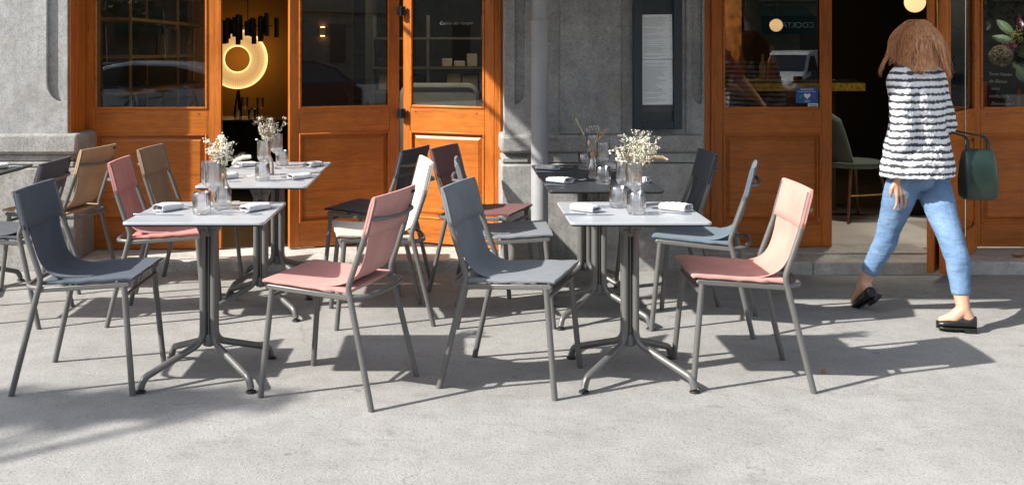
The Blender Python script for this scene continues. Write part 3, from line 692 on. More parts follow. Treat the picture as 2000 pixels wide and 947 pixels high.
VAS = [(.001, 0), (.030, 0), (.034, .006), (.034, .05), (.028, .085), (.015, .112), (.0125, .125), (.0125, .165), (.0145, .168), (.0125, .170), (.0110, .166), (.0108, .126), (.026, .085), (.031, .05), (.030, .01), (.001, .006)]
vproto = None
def vase(x, y, label, flabel, seed, kind):
    global vproto
    if vproto is None:
        vproto = thing('vase', label, 'vase', (x, y, ZT_+.0005), 0, 'small clear bottle vases')
        MB().lathe(VAS, 40).build('bottle', M['gl'], vproto, smooth=60)
        MB().lathe([(.0132, .128), (.0140, .129), (.0140, .152), (.0132, .153)], 24).build('neck_band', M['cork'], vproto)
    else: copy_tree(vproto, (x, y, ZT_+.0005), 0, label)
    rd = random.Random(seed); b = thing('dried_bouquet', flabel, 'flowers', (x, y, ZT_+.002))
    sm = MB(); fl = MB(); pl = MB(); mv = MB()
    def stemc(az, lean, L, droop=.0):
        pts = []; dx, dy = math.cos(az), math.sin(az)
        for i in range(9):
            t = i/8; zz = .012 + L*t*(1-.10*lean*t) - droop*t**3
            if zz < .17: q = .006*(zz/.17)
            else: q = .006 + lean*(zz-.16)*.9 + lean*lean*(zz-.16)*.5
            if droop and t > .6: q += droop*(t-.6)*1.2
            pts.append(Vector((dx*q, dy*q, zz)))
        return pts
    def florets(mb, c, n, rad, r):
        for _ in range(n):
            p = c + Vector((rd.gauss(0, rad), rd.gauss(0, rad), rd.gauss(0, rad*.8)))
            rt = Matrix.Rotation(rd.random()*6, 3, Vector((rd.random()+.1, rd.random(), rd.random())).normalized())
            mb.ball(p, r*rd.uniform(.6, 1.3), 1, (1, .8, .5), rt)
            if rd.random() < .35: sm.tube([c, p], .0005, 3, False)
    if kind in (0, 1, 3):
        n = {0: 26, 1: 20, 3: 40}[kind]
        for i in range(n):
            az = rd.random()*2*PI if kind != 3 else rd.gauss(.0, .9)+ (PI if rd.random() < .3 else 0)
            if kind == 0: az = rd.gauss(PI*.9, 1.1)
            lean = rd.uniform(.05, .55 if kind != 3 else .72); L = rd.uniform(.24, .34) if kind != 1 else rd.uniform(.25, .33)
            p = stemc(az, lean, L); sm.tube(p, [.0013]*5+[.001]*4, 5)
            tgt = fl if kind != 1 or rd.random() < .6 else mv
            for k in range(3):
                q = p[-1-k] + Vector((rd.gauss(0, .012), rd.gauss(0, .012), rd.uniform(0, .012)))
                sm.tube([p[-2-k], q], .0006, 3, False)
                florets(tgt, q, 12 if kind == 0 else 9, .0085, .0042 if kind == 0 else .0034)
    def plume(pts, r, mb, fuzz=1.0):
        nseg = len(pts)-1
        for k in range(300):
            t = rd.random(); i = min(int(t*nseg), nseg-1); f = t*nseg-i
            c = pts[i].lerp(pts[i+1], f); rr = r*math.sin(PI*(.12+.8*t))
            d = Vector((rd.gauss(0, 1), rd.gauss(0, 1), rd.gauss(0, 1))).normalized(); ax = (pts[i+1]-pts[i]).normalized()
            d = (d - ax*d.dot(ax)*.6 + ax*.5).normalized()
            w_ = ax.cross(d).normalized()*.0011
            mb.tri(c - w_, c + w_, c + d*rr*fuzz)
        mb.tube(pts, [r*.35]*len(pts), 6)
    if kind == 0:
        p = stemc(-.2, .9, .20); e = p[-1]
        sm.tube(p, .001, 5); plume([e, e+Vector((.02, -.01, .022)), e+Vector((.05, -.01, .034)), e+Vector((.085, -.01, .036))], .026, fl, 1.3)
        plume([Vector((.012, 0, .20)), Vector((.014, 0, .235)), Vector((.012, -.005, .27))], .014, fl)
        fl.ball((-.035, -.02, .205), .009, 2, (1, .8, .7))
    if kind == 1:
        for (a, b_, c_) in ((-.055, .21, .27), (-.02, .22, .25)):
            plume([Vector((a*.4, 0, b_)), Vector((a*.8, 0, b_+.03)), Vector((a, -.01, c_+.01))], .011, fl)
        sm.tube([(0, 0, .16), (-.04, -.01, .195), (-.062, -.01, .205)], .0008, 4); fl.ball((-.066, -.01, .206), .008, 2, (1, .8, .7))
    if kind == 2:
        # sparse: wheat ears leaning left, grasses and seed heads arching right
        def ear(p0, p1, p2, r, mb): sm.tube([Vector((0, 0, .05)), Vector((0, 0, .16)), p0], .001, 4); plume([p0, p1, p2], r, mb, 1.1)
        ear(Vector((-.05, 0, .25)), Vector((-.075, 0, .30)), Vector((-.098, 0, .345)), .010, pl)
        for k in range(7): sm.tube([(-.09, 0, .33), (-.10-.008*k*.5, rd.uniform(-.01, .01), .375+.004*k)], .0004, 3, False)
        for k in range(4):
            a = .03+.018*k; sm.tube([(0, 0, .15), (a*.6, 0, .21+.012*k), (a, .01, .255+.008*k)], .0009, 4); plume([Vector((a*.5, 0, .205+.01*k)), Vector((a*.8, 0, .235+.01*k)), Vector((a, .01, .265+.008*k))], .006, pl)
        sm.tube([(0, 0, .15), (.05, 0, .235), (.10, 0, .262), (.145, 0, .25)], .001, 4); MB().ball((.155, 0, .247), .014, 2, (1.3, .5, .55)).build('seed_head', M['flower'], b)
        sm.tube([(0, 0, .15), (.06, -.01, .22), (.105, -.01, .215), (.125, -.01, .19)], .001, 4); MB().ball((.128, -.01, .172), .014, 2, (.6, .5, 1.3)).build('seed_head', M['flower'], b)
        for k in range(5):
            p = Vector((-.03+.012*k, rd.uniform(-.01, .01), .275+.01*(k % 3))); sm.tube([(0, 0, .15), (-.01, 0, .22), p], .0009, 4); florets(mv if k % 2 else fl, p, 12, .009, .0035)
        pl.ball((-.025, -.01, .205), .011, 2, (.7, .7, 1.5))
    if kind == 3:
        p0 = Vector((.012, -.012, .17)); pts = [p0, p0+Vector((.03, -.005, .042)), p0+Vector((.065, -.005, .062)), p0+Vector((.105, -.005, .058)), p0+Vector((.132, -.005, .046))]
        sm.tube([(0, 0, .05), (.004, -.004, .13), p0], .0012, 5); plume(pts, .017, pl); plume(pts, .014, pl); plume(pts, .016, pl)
        for k in range(7):
            z = .19+.022*k*.6; q = Vector((-.05-.012*k*.6+rd.uniform(-.02, .01), rd.uniform(-.02, .01), z)); sm.tube([(0, 0, .15), (-.03, 0, .18+.01*k), q], .0009, 4)
            for _ in range(3): fl.ball(q+Vector((rd.gauss(0, .012), 0, rd.gauss(0, .012))), .006, 1, (1, .5, .9))
        mv.ball((-.045, -.01, .232), .008, 2); florets(mv, Vector((-.045, -.01, .235)), 26, .010, .0032); florets(mv, Vector((-.02, -.01, .262)), 16, .009, .0030)
        fl.ball((-.012, -.012, .215), .012, 2, (.55, .5, 1.8))
    sm.build('stems', M['stem'], b); fl.build('florets', M['flower'], b, fix=False)
    if len(pl.bm.verts): pl.build('plumes', M['straw'], b, fix=False)
    if len(mv.bm.verts): mv.build('dark_florets', M['mauve'], b, fix=False)
vase(px(437, 5.06), 5.06, 'clear bottle vase with kraft band on the front left pale table', 'dried white gypsophila with a fluffy grass head in the front left vase', 3, 0)
vase(px(524, 6.32), 6.32, 'clear bottle vase between the two joined pale tables', 'dried white and mauve flowers with bunny tails on the joined pale tables', 5, 1)
vase(px(1158, 6.08), 6.08, 'clear bottle vase with kraft band on the near dark table', 'sparse dried wheat and arching seed heads on the near dark table', 6, 2)
vase(px(1243, 5.06), 5.06, 'clear bottle vase behind the glasses on the front right pale table', 'wide dried bouquet with a curved tan foxtail on the front right table', 9, 3)

# ------------------------------------------------------------------ interior
# ring lamp on tripod
YL = 12.6; lx, lz, lr = px(464, YL), pz(116, YL), 58*YL/F
rl = thing('ring_lamp', 'glowing pleated ring floor lamp on a black tripod behind the open door', 'lamp', (lx, YL, 0))
def mat_ring():
    m, nt, b = newmat('glowing_pleated_shade'); nt.nodes.remove(b); out = nt.nodes['Material Output']
    tc = nt.nodes.new('ShaderNodeTexCoord'); sx = nt.nodes.new('ShaderNodeSeparateXYZ'); nt.links.new(tc.outputs['Object'], sx.inputs[0])
    def mth(op, a, b_=None, c=None):
        n = nt.nodes.new('ShaderNodeMath'); n.operation = op
        for i, v in enumerate((a, b_, c)):
            if v is None: continue
            if isinstance(v, (int, float)): n.inputs[i].default_value = v
            else: nt.links.new(v, n.inputs[i])
        return n.outputs[0]
    ang = mth('ARCTAN2', sx.outputs[0], sx.outputs[2]); pl_ = mth('SINE', mth('MULTIPLY', ang, 90))
    rad = mth('SQRT', mth('ADD', mth('POWER', sx.outputs[0], 2), mth('POWER', sx.outputs[2], 2)))
    rn = mth('DIVIDE', rad, lr)
    edge = ramp(nt, rn, [(.42, (2.6,)*3), (.50, (.95,)*3), (.72, (.72,)*3), (.90, (1.0,)*3), (1, (2.4,)*3)])
    st = mth('MULTIPLY', edge, mth('MULTIPLY_ADD', pl_, .16, .84)); st = mth('MULTIPLY', st, .55)
    em = nt.nodes.new('ShaderNodeEmission'); em.inputs[0].default_value = (1, .56, .20, 1); nt.links.new(st, em.inputs[1]); nt.links.new(em.outputs[0], out.inputs[0]); return m
m = MB(); n = 120
for i in range(n):
    a0, a1 = 2*PI*i/n, 2*PI*(i+1)/n
    def P(r_, a, y): return (r_*math.cos(a), y, r_*math.sin(a))
    ri = lr*.42
    m.bm.faces.new([m.bm.verts.new(q) for q in (P(ri, a0, -.01), P(lr, a0, -.03), P(lr, a1, -.03), P(ri, a1, -.01))])
    m.bm.faces.new([m.bm.verts.new(q) for q in (P(lr, a0, -.03), P(lr, a1, -.03), P(lr, a1, .03), P(lr, a0, .03))])
m.build('pleated_ring', mat_ring(), rl, loc=(0, 0, lz), smooth=0)
m = MB()
for dx, dy in ((-.12, -.05), (.12, -.05), (.0, .12)): m.tube([(0, .05, lz-lr*.9), (dx, dy, .08)], .012, 8)
m.build('tripod', M['blackm'], rl)
pl_ = bpy.data.lights.new('ring_lamp_light', 'POINT'); pl_.energy = 1.9; pl_.color = (1, .55, .16); pl_.shadow_soft_size = .3
po = bpy.data.objects.new('ring_lamp_light', pl_); COL.objects.link(po); po.location = (0, .14, lz); po.parent = rl
# tube chandelier
YC = 10.4; ch = thing('chandelier', 'chandelier of black metal tubes hanging before the glowing ring lamp', 'chandelier', (px(484, YC), YC, 0))
rd = random.Random(4)
for i in range(17):
    x = (-50+100*(i % 9)/8 + rd.uniform(-4, 4))*YC/F; y = rd.uniform(-.12, .12); z1 = pz(rd.uniform(26, 42), YC); z0 = pz(rd.uniform(66, 90), YC)
    m = MB(); m.tube([(x, y, z0), (x, y, z1)], 4.9*YC/F, 12); t_ = m.build('lamp_tube', M['blackm'], ch)
m = MB(); m.tube([(0, 0, pz(48, YC)), (0, 0, ZT-.05)], .004, 6); m.box(-.24, .24, -.01, .01, pz(52, YC), pz(50, YC)); m.box(-.01, .01, -.12, .12, pz(52, YC), pz(50, YC)); m.build('hanger', M['blackm'], ch)
# tables and glasses inside
def dark_table(x, y, w_, d_, label, z=.74):
    t = thing('dining_table', label, 'table', (x, y, .08))
    MB().box(-w_/2, w_/2, -d_/2, d_/2, z-.1, z-.07).build('tabletop', plain('dark_wood_top', (.05, .035, .025), .3), t, bevel=.004)
    MB().box(-w_/2+.02, w_/2-.02, -d_/2+.02, d_/2-.02, 0.0, z-.101).build('dark_fill_box', M['dark'], t, bevel=.01)  # dark box added to keep the space under the top dark
dark_table(px(500, 11.6), 11.5, 1.1, .7, 'dark dining table set with glasses inside behind the open left door')
for i, (xx, yy) in enumerate(((465, 11.35), (478, 11.6), (492, 11.3), (508, 11.5), (497, 11.7))):
    c = (sproto if i % 2 else tproto).copy(); COL.objects.link(c); c.location = (px(xx, yy), yy, .752); c['label'] = '%s glass from the left on the dark dining table inside the left door' % ORD[i]; c['group'] = 'glasses on the indoor table'
# brass shelving along left wall (seen through the closed left door)
bs = thing('brass_shelf', 'brass framed open shelving unit behind the closed left door glass', 'shelf', (-2.62, 8.2, 0))
m = MB()
for y in (0, 1.4, 3.1):
    for x in (-.14, .14): m.box(x-.009, x+.009, y-.009, y+.009, .08, 2.9)
m.build('post', M['brass'], bs)
for z in (1.71, 1.42, 1.14): MB().box(-.15, .15, -.01, 3.11, z-.012, z+.012).build('shelf_board', M['brass'], bs)
rd = random.Random(2)
bk = [plain('book_%d' % i, c, .7) for i, c in enumerate(((.16, .12, .07), (.10, .10, .11), (.20, .17, .12)))]
for i in range(14):
    y = 9.2 + .055*i + (.25 if i > 7 else 0); hgt = rd.uniform(.18, .25)
    tag(MB().box(-.08, .08, -.018, .018, 0, hgt).build('book', bk[i % 3], None, loc=(-2.62, y, 1.433), bevel=.002), '%s book from the near end of the row on the middle brass shelf' % ORD[i], 'book', 'books on the brass shelf')
tag(MB().lathe([(.105, -.01), (.12, -.012), (.12, .012), (.105, .01)], 40, axis='y').build('ring_ornament', M['brass'], None, loc=(-2.6, 10.2, 1.62), rz=R(60)), 'thin gold ring ornament hung on the brass shelving', 'ornament')
# wall sconce seen through the left folded leaf
sc = thing('wall_sconce', 'slim brass up and down wall light behind the folded door', 'lamp', (px(630, 10.6), 10.6, 0))
z0 = pz(62, 10.6); MB().box(-.03, .03, -.02, .02, z0-.04, z0+.04).build('body', M['brass'], sc, bevel=.003)
MB().box(-.02, .02, -.012, .012, z0+.041, z0+.044).build('lit_slot', emit('warm_led', (1, .55, .18), 14), sc)
m = MB().box(-.02, .02, -.012, .012, z0-.045, z0-.0415).build('lit_slot', emit('warm_led', (1, .55, .18), 14), sc)
tag(MB().box(-.25, .25, .025, .12, .08, 3.1).build('wall_panel', plain('brown_panel', (.06, .035, .02), .6), None, loc=(px(640, 10.7), 10.6, 0)), 'dark brown wall panel carrying the slim brass wall light', 'wall panel')
# kitchen shelving with pale boxes (seen through both folded leaves)
ks = thing('kitchen_rack', 'steel kitchen rack with pale trays and crockery behind the folded doors', 'rack', (-.35, 11.8, 0))
steel2 = plain('rack_steel', (.25, .24, .22), .4, .6)
m = MB()
for z in (.75, 1.02, 1.28, 1.60): m.box(-.55, 1.3, -.2, .2, z-.012, z+.012)
for x in (-.55, .05, .65, 1.29): m.box(x-.015, x+.015, -.19, .19, .08, 1.85)
m.build('rack_frame', steel2, ks)
rd = random.Random(11)
cro = plain('pale_crockery', (.42, .40, .34), .5)
for z in (.765, 1.035, 1.295):
    x = -.5; nb = -1
    while x < 1.2:
        w_ = rd.uniform(.1, .24); h_ = rd.uniform(.05, .2)
        if rd.random() < .8:
            nb += 1; tag(MB().box(-w_/2+.01, w_/2-.01, -.14, .14, 0, h_).build('tray_box', cro if rd.random() < .7 else M['dark'], None, loc=(-.35+x+w_/2, 11.8, z), bevel=.01), '%s box from the left on the %s tier of the kitchen rack inside' % (ORD[nb], {.765: 'low', 1.035: 'middle', 1.295: 'upper'}[z]), 'box', 'boxes on the kitchen rack')
        x += w_
kl = bpy.data.lights.new('kitchen_lamp_light', 'AREA'); kl.energy = 16; kl.size = 1.2; kl.color = (1, .85, .6)
ko = bpy.data.objects.new('kitchen_lamp_light', kl); COL.objects.link(ko); ko.location = (0, 11.2, 2.6)
# grey velvet banquette behind 2b
sf = thing('banquette', 'rounded grey velvet banquette back behind the lit folded door glass', 'sofa', (0, 8.75, .08))
def tubeplate(x0, x1, z0, z1, y0, y1, r):
    m = MB(); pl2 = []
    for cx, cz, a in ((x1-r, z1-r, 0), (x0+r, z1-r, 90)):
        for i in range(7): t = R(a+90*i/6); pl2.append((cx+r*math.cos(t), cz+r*math.sin(t)))
    pl2 += [(x0, z0), (x1, z0)]; return m.prism(pl2, y0, y1, 'y')
bx0, bx1 = px(780, 8.75), px(936, 8.75); bz1 = pz(163, 8.75)-.08
o = tubeplate(bx0, bx1, .35, bz1, 0, .14, .10).build('backrest', M['velvet'], sf, bevel=.035)
o.modifiers['bevel'].segments = 4
MB().tube(fillet([(bx0+.03, -.012, .35), (bx0+.03, -.012, bz1-.03), (bx1-.03, -.012, bz1-.03), (bx1-.03, -.012, .35)], .08, 8), .007, 8).build('piping', M['velvet'], sf)
MB().box(bx0, bx1, .02, .62, .2, .36).build('seat', M['velvet'], sf, bevel=.03)
MB().box(bx0+.03, bx1-.03, .04, .58, 0, .2).build('base', M['dark'], sf)
text('Cuisine des voyages', .033, plain('window_lettering', (.16, .17, .16), .6), L3, ((px(855, YD)-px(787, 7.85))*1.12+.0, .0185, 1.655), shear=.35)
# bar on the right: counter with gold edge, bottles, stool, globe lamp
bar = thing('bar_counter', 'dark bar counter with shining gold leaf edge inside the right doorway', 'bar counter', (0, 0, 0))
gx1 = px(1687, 9.3)
MB().box(1.9, gx1, 9.3, 10.0, 1.165, 1.20).build('counter_top', M['dark'], bar, bevel=.003)
MB().box(2.2, gx1+.01, 9.285, 9.299, pz(178, 9.3), pz(162.5, 9.3)).build('gold_edge', M['gold'], bar)
MB().box(1.9, gx1-.22, 9.36, 9.95, .08, 1.164).build('counter_body', plain('counter_body', (.04, .032, .025), .6), bar)
tag(MB().box(-.09, .09, -.06, .06, 0, .015).build('tablet', plain('tablet_screen', (.05, .05, .14), .2), None, loc=(px(1645, 9.5), 9.5, 1.201), bevel=.003), 'dark tablet lying on the gold edged bar counter', 'tablet')
def bottle(x, y, z, h_, mat, lab, grp):
    r_ = h_*.14
    return tag(MB().lathe([(.001, 0), (r_, 0), (r_, h_*.55), (r_*.35, h_*.72), (r_*.33, h_*.97), (r_*.4, h_), (.001, h_)], 18).build('bottle', mat, None, loc=(x, y, z)), lab, 'bottle', grp)
bm_ = [plain('amber_glass', (.25, .10, .02), .1), plain('green_glass', (.03, .08, .03), .1), plain('clear_bottle', (.35, .30, .2), .1)]
rd = random.Random(8)
bs2 = tag(MB().box(-.55, .55, -.12, .12, -.03, 0).build('bottle_shelf', M['brass'], None, loc=(2.55, 10.2, 1.20)), 'brass shelf holding bottles behind the right window', 'shelf')
for i in range(10): bottle(2.10+.1*i, 10.2+rd.uniform(-.05, .05), 1.20, rd.uniform(.2, .33), bm_[i % 3], '%s bottle from the left in the row behind the closed right door glass' % ORD[i], 'bottles behind the bar')
def globe(x, y, z, r_, lab, s_=1.6):
    g = thing('globe_lamp', lab, 'lamp', (x, y, z), 0, 'round glowing globe lamps')
    MB().ball((0, 0, 0), r_, 3).build('globe', emit('globe_glow', (1, .62, .30), s_), g)
    MB().tube([(0, 0, r_*.97), (0, 0, ZT-.06-z)], .004, 8).build('cord', M['blackm'], g)
globe(px(1787, 10.2), 10.2, pz(5, 10.2), 20*10.2/F, 'glowing cream globe lamp hanging above the walking woman', .62)
globe(px(1516, 10.0), 10.0, pz(50, 10.0), 12.5*10/F, 'small glowing globe lamp behind the closed right door glass', .62)
wl = bpy.data.lights.new('bar_lamp_light', 'POINT'); wl.energy = 12; wl.color = (1, .6, .25); wl.shadow_soft_size = .1
wo = bpy.data.objects.new('bar_lamp_light', wl); COL.objects.link(wo); wo.location = (px(1405, 10.6), 10.9, 1.9)
wl2 = bpy.data.lights.new('counter_fill_light', 'POINT'); wl2.energy = 5; wl2.color = (1, .75, .4); wl2.shadow_soft_size = .05  # added fill light to brighten the gold edge, no fitting there
wo2 = bpy.data.objects.new('counter_fill_light', wl2); COL.objects.link(wo2); wo2.location = (px(1650, 8.8), 8.8, 2.3)
for nm_, en_, p_, q_, ang_ in (('doorway_fill_spot', 70, (3.1, 8.3, 3.1), (3.1, 8.2, 0), 55), ('display_fill_spot', 45, (3.95, 7.75, 2.9), (4.0, 8.0, 1.1), 40)):  # added fill spots that brighten the doorway floor and the chalkboard display
    d_ = bpy.data.lights.new(nm_, 'SPOT'); d_.energy = en_; d_.spot_size = R(ang_); d_.spot_blend = .5; d_.color = (1, .93, .82); d_.shadow_soft_size = .04
    e_ = bpy.data.objects.new(nm_, d_); COL.objects.link(e_); e_.location = p_; e_.rotation_euler = (Vector(q_)-Vector(p_)).to_track_quat('-Z', 'Y').to_euler()
wl3 = bpy.data.lights.new('shelf_fill_light', 'POINT'); wl3.energy = 6; wl3.color = (1, .7, .35); wl3.shadow_soft_size = .08  # added fill light that makes the brass shelving show up
wo3 = bpy.data.objects.new('shelf_fill_light', wl3); COL.objects.link(wo3); wo3.location = (-1.9, 9.3, 2.7)
wl4 = bpy.data.lights.new('banquette_fill_spot', 'SPOT'); wl4.energy = 60; wl4.spot_size = R(50); wl4.color = (1, .93, .8); wl4.shadow_soft_size = .03  # added fill spot to brighten the velvet back, not a fixture
wo4 = bpy.data.objects.new('banquette_fill_spot', wl4); COL.objects.link(wo4); wo4.location = (-.5, 7.95, 3.0); wo4.rotation_euler = (Vector((-.12, 8.75, 1.1))-Vector((-.5, 7.95, 3.0))).to_track_quat('-Z', 'Y').to_euler()
def int_chair(x, y, rz, lab):
    t = thing('dining_chair', lab, 'chair', (x, y, .085), rz, 'green shell chairs inside')
    wl_ = plain('walnut_leg', (.16, .075, .04), .4)
    def f(u, v):
        a = (u*2-1)*.75; z = .47+.42*v; q = .25-.03*v
        return (-q*math.cos(a)-.10*v+.04, q*math.sin(a)*(1-.25*v*v), z - .05*(abs(a))*v*1.5)
    m = MB(); m.grid(f, 14, 8); o = m.build('shell_back', M['seatgreen'], t, smooth=180); s_ = o.modifiers.new('solid', 'SOLIDIFY'); s_.thickness = .03
    MB().lathe([(.001, .43), (.2, .43), (.235, .45), (.235, .475), (.2, .49), (.001, .495)], 28).build('seat', M['seatgreen'], t)
    for sx in (-1, 1):
        for sy in (-1, 1): MB().tube([(sx*.14, sy*.14, .44), (sx*.22, sy*.20, 0)], [.015, .010], 8).build('leg', wl_, t)
    MB().tube([(-.18, -.17, .22), (.18, -.17, .22)], .007, 6).build('stretcher', M['brass'], t)
int_chair(px(1662, 8.9), 8.85, R(20), 'green shell chair just inside the doorway, beside the door leaf')
int_chair(px(1795, 9.0), 9.0, R(160), 'second green chair inside, seen between the walking woman legs')
# sticker on the right door
st = tag(MB().box(0, 44*YD/F, -.0012, 0, 0, 30*YD/F).build('window_sticker', plain('blue_sticker', (.012, .10, .34), .4), None, loc=(px(1556, YD), YD+.0185, pz(202, YD))), 'blue 2019 heart sticker in the corner of the closed right door glass', 'sticker')
kx = YD/F
def heart(cx, cz, r_):
    return [(cx + r_*16*math.sin(t)**3/16, cz + r_*(13*math.cos(t)-5*math.cos(2*t)-2*math.cos(3*t)-math.cos(4*t))/16) for t in [2*PI*i/28 for i in range(28)]]
MB().prism(heart(22*kx, 14*kx, 6.5*kx), -.003, -.0014, 'y').build('heart', M['white'], st, smooth=0)
MB().prism(heart(36*kx, 14*kx, 3*kx), -.003, -.0014, 'y').build('red_heart', plain('sticker_red', (.45, .02, .05), .5), st, smooth=0)
MB().prism([(5*kx, 11*kx), (12*kx, 17*kx), (13*kx, 14*kx), (9*kx, 10*kx)], -.003, -.0014, 'y').build('leaf_mark', plain('sticker_green', (.02, .3, .08), .5), st, smooth=0)
text('2019', 5.5*kx, M['white'], st, (22*kx, -.0016, 1.8*kx), align='CENTER')
m = MB()
for z, n_ in ((27, 9), (25.3, 8), (22, 12)):
    for i in range(n_): m.box((22-n_*1.5+i*3)*kx, (22-n_*1.5+i*3+2.3)*kx, -.0025, -.0014, z*kx, (z+.9)*kx)
m.build('sticker_print', M['white'], st, smooth=0)
st2 = tag(MB().box(0, 20*kx, -.0012, 0, 0, 9*kx).build('window_sticker', M['paper'], None, loc=(px(1579.5, YD), YD+.0185, pz(211.5, YD))), 'small white sticker under the blue heart sticker', 'sticker')
m = MB()
for z in (5.6, 2.6): m.box(2*kx, 17*kx, -.0022, -.0013, z*kx, (z+1)*kx)
m.build('sticker_print', M['ink'], st2, smooth=0)
# blackboard and bouquet behind the far right door
yb_ = 7.86; kb = yb_/F
bb = thing('blackboard', 'small chalkboard greeting leaning inside the far right door glass', 'blackboard', (px(1927, yb_), yb_, pz(214, yb_)))
MB().box(0, 57*kb, 0, .012, 0, 80*kb).build('board', plain('slate_board', (.012, .014, .015), .7), bb)
for i, (s_, dx) in enumerate((("Toute l'équipe", 3), ("de Bianca", 4), ("vous", 8), ("souhaite la", 4), ("Bienvenue !", 8))):
    text(s_, (9.2 if i else 8.0)*kb, M['chalk'], bb, (dx*kb, -.001, (67-14.5*i)*kb), (R(90), R(2), 0), shear=.3)
MB().box(-6*kb, -1*kb, -.012, .012, -.0, 54*kb).build('wooden_peg', M['woodv'], bb); MB().box(58*kb, 63*kb, -.03, -.01, -.0, 40*kb).build('wooden_peg', M['woodv'], bb)
tag(MB().box(-.1, 1.2, -.12, .5, -.75, 0).build('window_ledge', M['dark'], None, loc=(px(1918, yb_), yb_+.06, pz(214, yb_))), 'dark ledge inside the far right door carrying the chalkboard', 'ledge')
fb = thing('fresh_bouquet', 'fresh bouquet of hydrangea and broad green leaves above the chalkboard', 'flowers', (px(1975, 8.1), 8.08, pz(214, 8.1)))
rd = random.Random(21); m1 = MB(); m2 = MB(); m3 = MB(); m4 = MB()
def bl(mb, c, L, wd, az, el, cur=.3):
    d = Vector((math.cos(az)*math.cos(el), math.sin(az)*math.cos(el), math.sin(el))); sd_ = d.cross(Vector((0, -1, .2))).normalized()
    def f(u, v): t = u; ww = wd*math.sin(PI*min(1, t*.92+.06))**.8; return Vector(c)+d*L*t+sd_*ww*(v*2-1) + Vector((0, -1, 0))*(-cur*L*.3*(v*2-1)**2) + Vector((0, 0, -cur*L*t*t*.5))
    mb.grid(f, 8, 4)
for i in range(260):
    a = rd.random()*2*PI; b_ = math.acos(2*rd.random()-1); c = Vector((-.12, -.06, .40)) + Vector((math.sin(b_)*math.cos(a), math.sin(b_)*math.sin(a), math.cos(b_)))*.075
    m1.ball(c, .011, 1, (1, .5, 1))
for i in range(110): m2.ball(Vector((-.05, -.05, .46))+Vector((rd.gauss(0, .03), rd.gauss(0, .02), rd.gauss(0, .02))), .011, 1, (1, .5, 1))
for c, L, wd, az, el in (((-.02, -.08, .50), .17, .035, 2.6, .45), ((0, -.08, .42), .17, .06, .2, .25), ((-.01, -.08, .33), .16, .06, .1, -.3), ((.02, -.09, .5), .18, .045, .9, .3), ((-.03, -.07, .36), .2, .05, -.5, -.9), ((.08, -.08, .55), .14, .04, 1.3, .6), ((0, -.03, .55), .2, .04, 2.2, .9)): bl(m3, c, L, wd, az, el)
for i in range(70): m4.ball(Vector((.0, -.07, .56))+Vector((rd.gauss(0, .02), rd.gauss(0, .02), rd.gauss(0, .03))), .007, 1)
m1.build('hydrangea', plain('hydrangea_beige', (.36, .27, .20), .8, 0, .4, 60), fb); m2.build('hydrangea_top', plain('hydrangea_rose', (.34, .10, .12), .8, 0, .4, 60), fb)
o = m3.build('leaves', plain('pale_green_leaf', (.22, .33, .18), .45, 0, .3, 12), fb, fix=False, smooth=180); m4.build('buds', plain('yellow_bud', (.45, .42, .08), .7), fb)
m = MB(); bl(m, (.01, -.08, .60), .12, .03, 1.2, .8, -.5); bl(m, (.03, -.08, .60), .12, .03, .4, .5, .6); m.build('dark_petals', plain('plum_petal', (.09, .02, .05), .3), fb, fix=False, smooth=180)
m = MB(); [m.tube([(0, 0, .1), (rd.uniform(-.1, .05), -.05, .45)], .003, 5) for _ in range(9)]; m.lathe([(.001, 0), (.05, 0), (.06, .1), (.045, .2), (.05, .22)], 20); m.build('vase', M['dark'], fb)

# ------------------------------------------------------------------ people
def remesh(o, vox, sm=6, fac=.5):
    r_ = o.modifiers.new('remesh', 'REMESH'); r_.mode = 'VOXEL'; r_.voxel_size = vox; r_.use_smooth_shade = True
    s_ = o.modifiers.new('smooth', 'SMOOTH'); s_.iterations = sm; s_.factor = fac
def chain(m, pts, rads):
    for (a, b), (ra, rb) in zip(zip(pts, pts[1:]), zip(rads, rads[1:])): m.capsule(Vector(a), Vector(b), ra, rb)
def hand(m, wrist, fwd, palmn, side, curl=.5, q_=1.12):
    # wrist position, forward dir, palm normal, side = towards thumb
    wrist = Vector(wrist); f = Vector(fwd).normalized(); nrm = Vector(palmn).normalized(); s = Vector(side).normalized()
    for k in (-1.5, -.5, .5, 1.5): m.capsule(wrist+s*k*.008*q_, wrist+f*.076*q_+s*k*.0195*q_, .0135, .0112)
    for k, L in ((1.5, .066), (.5, .075), (-.5, .070), (-1.5, .054)):
        L *= q_; p = wrist+f*.078*q_+s*k*.0205*q_; d = f; pts = [p]
        for j, fr in enumerate((.45, .3, .25)):
            d = (d*math.cos(curl*.6) + nrm*math.sin(curl*.6)).normalized() if j else (d*math.cos(curl*.4)+nrm*math.sin(curl*.4)).normalized()
            d = (d + s*k*.06).normalized(); pts.append(pts[-1]+d*L*fr)
        chain(m, pts, [.0088, .0082, .0076, .0064])
    p = wrist+f*.022+s*.022; chain(m, [p, p+f*.028+s*.022+nrm*.01, p+f*.055+s*.027+nrm*.018, p+f*.075+s*.022+nrm*.026], [.0135, .0115, .0100, .0082])

